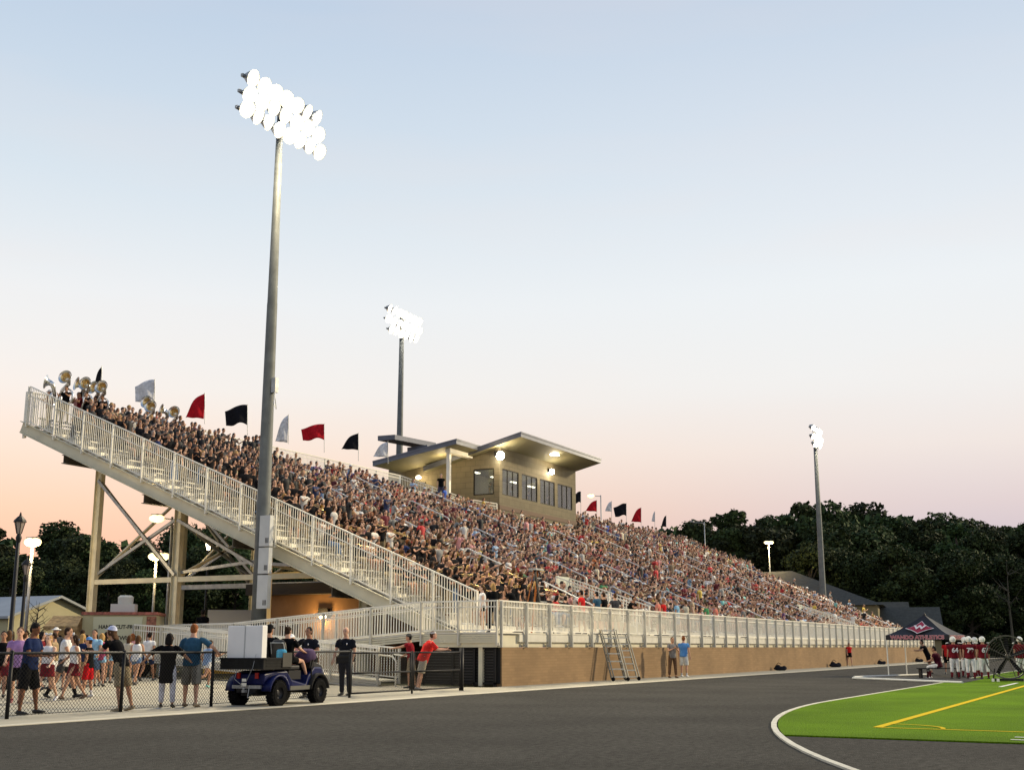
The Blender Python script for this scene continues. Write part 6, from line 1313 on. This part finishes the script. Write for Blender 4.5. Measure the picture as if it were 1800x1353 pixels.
def stepladder():
    x, y = 41.9, 20.7; H = 2.35; f_, r__, u_ = ray(944, 1057); k_ = r__/f_; y = 20.7; x = (y*(cy+k_*sy))/(sy-k_*cy)
    t_ = thing('stepladder', (x, y, DK), 'tall black and orange A-frame stepladder on the front walkway', 'stepladder'); OR = mat('ladder_orange', (.40,.13,.03), .5)
    for q in (-1,1):
        mb = MB(); mb.bar((q*.40,-.5,0),(q*.17,0,H), .08,.05); local(mb, 'front_rail', BLK, t_)
        mb = MB(); mb.bar((q*.40+.02,.45,0),(q*.17,.05,H), .06,.04); local(mb, 'rear_rail', OR, t_)
    for k in range(7): f2 = (k+1)/8; mb = MB(); w_ = .40-(.23)*f2; mb.box((-w_,-.5*(1-f2)-.04,H*f2-.02),(w_,-.5*(1-f2)+.04,H*f2+.01)); local(mb, 'step', GALV, t_)
    mb = MB(); mb.box((-.34,-.14,H),(.34,.18,H+.06)); local(mb, 'top_cap', GALV, t_)
stepladder()
def bag(px, yf, s, label):
    p = at(px, yf); p.y = 19.2+.1; p = Vector((at(px, yf).x, 19.35, 0)); mb = MB(); mb.ell((0,0,.11*s), .36*s,.16*s,.12*s, 18, 10); mb.ell((-.13*s,.02,.2*s), .15*s,.12*s,.11*s, 12, 8); mb.ell((.2*s,.0,.13*s), .15*s,.12*s,.13*s, 12, 8); me = mb.mesh('backpack', CLOTH)
    for v in me.vertices: v.co += Vector(v.co).normalized()*noise.noise(v.co*9+Vector((px,0,0)))*.025
    me.polygons.foreach_set('use_smooth', [True]*len(me.polygons)); o = bpy.data.objects.new('backpack', me); C.objects.link(o); o.location = p; o.rotation_euler = (0,0,YAW-PI/2); o.color = (.015,.016,.022,1); tag(o, label, 'bag', 'bags along the block wall')
    mb = MB(); mb.tube([(-.2*s,0,.3*s),(-.1*s,-.05,.42*s),(.05*s,-.02,.34*s)], .02*s, 6); c_ = local(mb, 'strap', BLKP, o)
bag(1375, 1178, 1.05, 'flat black duffel bag on the apron, leftmost along the wall'); bag(1463, 1172, 1.15, 'black heaped bag left of the woman in red by the wall'); bag(1541, 1167, 1.0, 'small upright black bag right of the woman in red'); bag(1613, 1163, 1.1, 'dark bag with pads behind the tent legs')
# ================================================================ the crowd
rng = np.random.default_rng(11); RN = random.Random(21)
PAL = [('maroon',(.16,.016,.024)),('red',(.50,.03,.03)),('black',(.014,.014,.016)),('white',(.62,.60,.56)),('grey',(.26,.26,.25)),('navy',(.025,.04,.12)),('pale blue',(.26,.38,.52)),('tan',(.34,.25,.15)),('pink',(.55,.26,.25)),('cream',(.52,.46,.34)),('brown',(.14,.075,.04)),('olive',(.14,.13,.05)),('aqua',(.18,.48,.45)),('orange',(.60,.17,.04)),('purple',(.14,.06,.16)),('green',(.05,.22,.08)),('royal blue',(.03,.10,.42)),('yellow',(.60,.44,.07))]
WB_ = [.3,.1,20,.35,.2,.3,.0,.2,.1,.1,.2,.05,.02,.02,.05,.02,.05,.02]; WC_ = [3.2,2.3,5.2,6.2,1.3,1.2,1.2,2.2,1.2,2.2,1.6,.6,.5,.5,.4,.3,.4,.4]
HRL = list(HR.items()); HW = [3.2,3.8,2.6,.4,1.6,.8]
seats = []
def aisle_near(x): return any(abs(x-a) < .78 for a in aisles)
BAND = lambda x, y: x < 47.8+max(0, y-34)*.65
for i in range(NR):
    y = T0+DT*i; z = Z0+DZ*i; x = SE+1.15
    while x < SF-.4:
        xx = x+RN.uniform(-.10,.10); x += .57
        if aisle_near(xx): continue
        if y > 40.3 and 75.8 < xx < 91.4: continue
        if y > 42.4 and 66 < xx < 76: continue
        if (53.3 < xx < 55.1 or 98.1 < xx < 99.9) and y < 25.4: continue
        band = BAND(xx, y); occ = .95 if band else (.92 if y < 41 else .78); occ -= .30 if math.sin(xx*1.7+i*2.3)*math.sin(xx*.6-i*1.1) > .72 else 0
        if y > 43.5 and 52 < xx < 76: occ = .45
        if xx < SE+2 and RN.random() < .35: continue
        if RN.random() > occ: continue
        stand = (band and (RN.random() < (.85 if y > 35 or y < 24.5 else .20))) or (xx > 95 and y > 37 and RN.random() < .75) or (xx > 88 and y > 42 and RN.random() < .8) or RN.random() < .04
        yy = y+.30 if stand else y+.60
        seats.append([i, xx, yy, z, band, stand, cdist((xx, yy))])
order = sorted(range(len(seats)), key=lambda q: seats[q][6]+ (0 if seats[q][2] > 0 else 0))
NIND = 215
ind = set(order[:NIND])
# prototypes for the nearest ones: pose x build, shared meshes
PROT = []
for pose, fem, hair, sl, leg, ll in [('sit',False,'short',.6,'shorts',.95),('sit_up',True,'long',.4,'shorts',.5),('sit_lean',False,'short',.6,'pants',.95),('sit_clap',True,'tail',.3,'shorts',.5),('sit_up',False,'short',.8,'pants',.95),('sit',True,'curly',.5,'shorts',.8),('sit_play',False,'short',.6,'pants',.95),('sit_play',True,'long',.6,'pants',.95)]:
    PROT.append(dict(pose=pose, fem=fem, hair=hair, sleeve=sl, leg=leg, leglen=ll, h=1.66 if fem else 1.78, fingers=False))
PST = []
for pose, fem, hair, leg, ll in [('play',False,'short','pants',.95),('play',True,'tail','pants',.95),('stand2',False,'short','shorts',.95),('cross',True,'long','pants',.95),('play',False,'curly','pants',.95),('stand',True,'bob','pants',.95)]:
    PST.append(dict(pose=pose, fem=fem, hair=hair, sleeve=.6, leg=leg, leglen=ll, h=1.66 if fem else 1.78, fingers=False))
ORD = ['first','second','third','fourth','fifth','sixth','seventh','eighth','ninth','tenth','eleventh','twelfth','13th','14th','15th','16th','17th','18th','19th','20th','21st','22nd','23rd','24th','25th','26th','27th','top']
def pick(ws): 
    s = RN.random()*sum(ws)
    for i, w_ in enumerate(ws):
        s -= w_
        if s < 0: return i
    return len(ws)-1
rowcount = {}; hornists = []
for q in sorted(ind, key=lambda q: (seats[q][0], seats[q][1])):
    i, xx, yy, z, band, stand, _ = seats[q]; rowcount[i] = rowcount.get(i, 0)+1
    lk = dict(RN.choice(PST if stand else (PROT[6:]+PROT[:5] if band else PROT[:6]))); ci = pick(WB_ if band else WC_); hn, hc_ = HRL[pick(HW)]
    lk['shirt_c'] = PAL[ci][1]; lk['hair_c'] = hc_; lk['body_c'] = SK[pick([3,3,2.2,.7,2])]; lk['legs_c'] = K['khaki'] if band and RN.random() < .6 else RN.choice([K['jean'],K['khaki'],K['black'],K['dgrey'],K['cream']]); lk['shoes_c'] = RN.choice([K['white'],K['dgrey'],K['brown']])
    who = ('musician' if band else 'spectator')
    lab = '%s %s %s in %s shirt, %s row up, %s from near railing' % (hn.replace('blond','blond')+'-haired', 'standing' if stand else 'seated', who, PAL[ci][0], ORD[i], (ORD[min(27, rowcount[i]-1)]))
    o, inf = person((xx, yy-(.0 if stand else .0), z), R(-90)+RN.gauss(0, .45)+(-.25 if stand else 0), lab, lk, 'people in the near end of the grandstand', .032)
    o.scale = (1.06,1.06,1.06)
    if band and 'play' in lk['pose']: hornists.append((o, inf, i, rowcount[i]))
# everyone else: one mass of people, low-poly variants tiled into one mesh
def lowfig(kw):
    S, inf = figure(hi=False, **kw); V = []; Fi = []; sl_ = []; slots = ['body','shirt','legs','hair','shoeL','hat']; o = 0
    for v3, f3 in ((S['shoeR'].v, S['shoeR'].f),): S['shoeL'].add(v3, f3)
    for si, q in enumerate(slots):
        m = S[q]
        for v in m.v: V.append(v); sl_.append(si)
        for f in m.f: Fi.append(tuple(a+o for a in f))
        o = len(V)
    return np.array(V, np.float32), Fi, np.array(sl_)
LOW = []
for pose in ('sit','sit_up','sit_lean','sit_clap','sit','sit_play'):
    for fem, hair, hat in ((False,'short',None),(True,'long',None),(False,'short','cap' if pose in ('sit','sit_clap') else None)):
        LOW.append((lowfig(dict(pose=pose, fem=fem, hair=hair, hat=hat, h=1.66 if fem else 1.78, sleeve=.6, leg='shorts', leglen=.9)), 0))
for pose in ('stand2','cross','play','stand'):
    for fem, hair, hat in ((False,'short',None),(True,'long',None)):
        LOW.append((lowfig(dict(pose=pose, fem=fem, hair=hair, hat=hat, h=1.66 if fem else 1.78, sleeve=.6, leg='pants', leglen=.95)), 1))
sitv = [k for k, l in enumerate(LOW) if l[1] == 0]; stv = [k for k, l in enumerate(LOW) if l[1] == 1]
VV = []; LI = []; LT = []; CC = []; vo = 0
pre = {}
for k, ((V, Fi, sl_), _) in enumerate(LOW): pre[k] = (V, np.concatenate([np.array(f, np.int32) for f in Fi]), np.array([len(f) for f in Fi], np.int32), sl_)
for q, (i, xx, yy, z, band, stand, _) in enumerate(seats):
    if q in ind: continue
    k = RN.choice(stv if stand else sitv); V, li, lt, sl_ = pre[k]; a = -PI/2+RN.gauss(0, .5)-PI/2; s = RN.uniform(1.02, 1.17); ca, sa = math.cos(a)*s, math.sin(a)*s
    Wv = np.empty_like(V); Wv[:,0] = V[:,0]*ca-V[:,1]*sa+xx; Wv[:,1] = V[:,0]*sa+V[:,1]*ca+yy; Wv[:,2] = V[:,2]*s+z+(.0 if stand else (1-s)*.45)
    far_ = (xx > 60 and y < 99); skc = SK[pick([3,3,2.2,.6,2.4])]; sc_ = PAL[pick(WB_ if band else WC_)][1]; lc = RN.choice([K['jean'],K['khaki'],K['black'],K['dgrey'],K['cream'],K['khaki']]); hc_ = HRL[pick(HW)][1]; hat_ = RN.choice([K['white'],K['white'],K['maroon'],K['navy'],K['black'],K['grey']])
    v_ = RN.uniform(.6, 1.35); pal = np.array([skc, [c*v_ for c in sc_], lc, hc_, RN.choice([K['white'],K['dgrey']]), hat_], np.float32)
    VV.append(Wv); LI.append(li+vo); LT.append(lt); CC.append(pal[sl_]); vo += len(V)
VV = np.concatenate(VV); LI = np.concatenate(LI); LT = np.concatenate(LT); CC = np.concatenate(CC)
me = bpy.data.meshes.new('crowd'); me.vertices.add(len(VV)); me.vertices.foreach_set('co', VV.ravel()); me.loops.add(len(LI)); me.loops.foreach_set('vertex_index', LI); me.polygons.add(len(LT))
me.polygons.foreach_set('loop_start', np.concatenate([[0], np.cumsum(LT)[:-1]]).astype(np.int32)); me.update(calc_edges=True)
at_ = me.attributes.new('Col', 'FLOAT_COLOR', 'POINT'); at_.data.foreach_set('color', np.concatenate([CC, np.ones((len(CC),1), np.float32)], 1).ravel()); me.polygons.foreach_set('use_smooth', [True]*len(me.polygons)); me.materials.append(CROWD)
o = bpy.data.objects.new('crowd', me); C.objects.link(o); tag(o, 'dense crowd of spectators filling the rest of the grandstand', 'crowd', kind='stuff')
print('seats', len(seats), 'verts', len(VV))
# ---------------------------------------------------------------- instruments
def sousaphone(loc, rz, label, tilt=0):
    t_ = thing('sousaphone', loc, label, 'sousaphone', 'sousaphones at the top of the band', rz=rz)
    mb = MB(); pts = []; n = 30
    for i in range(n+1):
        a = -.6+PI*2.25*i/n; r_ = .36-.02*i/n; pts.append((r_*math.cos(a)*.95+.04, -.10+.22*math.sin(a*.5)*.3+.05*i/n-.05, .15+r_*1.08*math.sin(a)))
    rad = [.03+.045*i/n for i in range(n+1)]; mb.tube(pts, rad, 10); e = Vector(pts[-1])
    mb.tube([e, e+Vector((-.02,-.03,.25)), (0.0,-.12,.78), (0,-.06,.93), (0,.06,1.0)], [.075,.085,.10,.12,.14], 12); local(mb, 'coil', SILV, t_, True)
    M = Matrix.Rotation(R(-78+tilt), 3, 'X'); c = (0,.04,1.0); prof = [(.13,0),(.155,.07),(.20,.14),(.27,.19),(.335,.21)]
    mb = MB(); mb.lathe(prof+[(.335,.216)], 28, c, M); b = local(mb, 'bell', SILV, t_, True)
    mb = MB(); mb.lathe([(.002,-.01),(.12,.0),(.145,.075),(.19,.146),(.24,.178)], 28, c, M); local(mb, 'bell_throat', BRASS, b, True)
    return t_
# top-of-stand sousaphone players (bell centres read off the photograph)
SP = [(90,672,1.5,'maroon','leftmost sousaphone, seen from the side by the white-capped player',-80),(119,665,0,'black','silver sousaphone second from the left, bell high above its player',-10),(143,676,.6,'maroon','sousaphone third from the left, half hidden behind the fourth',-50),(154,676,0,'black','silver sousaphone fourth from the left above the railing',-15),(170,683,.8,'black','sousaphone fifth from the left, partly hidden',-30),(182,682,0,'black','silver sousaphone sixth from the left under the black flag',-10),
 (262,708,.9,'black','sousaphone behind the seventh bell under the white flag',-25),(268,716,0,'black','silver sousaphone seventh from the left under the white flag',-10),(291,722,.6,'black','narrow sousaphone between the last two bells',-55),(309,726,0,'black','rightmost silver sousaphone left of the nearest red flag',-10)]
for j, (px, py, back, sc_, lab, turn) in enumerate(SP):
    yy = (44.4 if j < 6 else 44.9)+back*.5; f, r, u = ray(px, py); k_ = r/f; X = (yy*(cy+k_*sy))/(sy-k_*cy); F = X*cy+yy*sy; zbell = CH+u*F/f
    zz = zbell-1.02; rz_ = facing(180)-PI/2+R(turn)
    feet = zz-1.12
    sousaphone((X, yy, zz), rz_, lab)
    person((X+.0, yy, feet), rz_+PI/2, 'sousaphone player in %s shirt, %s of the ten at the top' % ({'maroon':'maroon','black':'black'}[sc_], ['leftmost','second from left','third from left','fourth from left','fifth from left','sixth from left','seventh from left','eighth from left','ninth from left','rightmost'][j]),
           dict(pose='play', h=1.78, shirt_c=K[sc_], leg='pants', leglen=.95, legs_c=K['khaki'], hair_c=HR['dark brown'] if j else HR['brown'], body_c=SK[j % 3], shoes_c=K['black'], fingers=False, **(dict(hat='cap', hat_c=K['white']) if j == 0 else {})), 'sousaphone players', .025)
def trombone(o, inf, label):
    J = inf['J']; hp = inf['hpnt'](0, .12, -.06); loc = o.location+o.rotation_euler.to_matrix()@Vector(hp); t_ = thing('trombone', loc, label, 'trombone', 'brass horns in the band', rz=o.rotation_euler.z)
    mb = MB(); mb.tube([(-.02,0,0),(-.02,.75,-.22),(-.02,.80,-.26),(-.10,.80,-.26),(-.10,.1,-.05)], .011, 6); local(mb, 'slide', BRASS, t_, True)
    mb = MB(); mb.tube([(-.10,.1,-.05),(-.14,-.25,.05),(-.18,-.22,.09),(-.16,.1,.0)], .012, 6); M = Matrix.Rotation(R(-107), 3, 'X'); mb.lathe([(.012,-.3),(.02,-.1),(.045,.0),(.10,.06)], 14, (-.16,.40,-.09), M); local(mb, 'bell', BRASS, t_, True)
def trumpet(o, inf, label):
    hp = inf['hpnt'](0, .10, -.06); loc = o.location+o.rotation_euler.to_matrix()@Vector(hp); t_ = thing('trumpet', loc, label, 'trumpet', 'brass horns in the band', rz=o.rotation_euler.z)
    mb = MB(); mb.tube([(0,0,0),(0,.42,-.02),(0,.44,-.07),(0,.1,-.07),(0,.12,-.02)], .01, 6); local(mb, 'tube', BRASS, t_, True)
    mb = MB(); mb.lathe([(.01,-.15),(.02,0),(.06,.07)], 14, (0,.46,-.03), Matrix.Rotation(R(-93),3,'X')); local(mb, 'bell', BRASS, t_, True)
    mb = MB()
    for q in range(3): mb.tube([(0,.18+.035*q,-.1),(0,.18+.035*q,.04)], .012, 6)
    local(mb, 'valve', BRASS, t_)
for j, (o, inf, i, rc) in enumerate(hornists):
    if j % 2 == 0 and j < 44:
        nm = 'trombone' if j % 4 == 0 else 'trumpet'
        (trombone if j % 4 == 0 else trumpet)(o, inf, 'brass %s played in the %s row up, %s player from near railing' % (nm, ORD[i], ORD[min(27, rc-1)]))
# people inside the press box
for j, (x, c) in enumerate(((78.4,'grey'),(81.8,'white'),(84.6,'navy'),(88.0,'black'))):
    person((x, 42.6, 11.5), R(-90), 'dim figure in %s shirt behind the %s front window of the press box' % (c, ['first','second','third','fourth'][j]), dict(pose='stand', h=1.74, shirt_c=K[c], legs_c=K['dgrey'], hair_c=HR['brown'], body_c=SK[1], shoes_c=K['black'], fingers=False), None, .03)
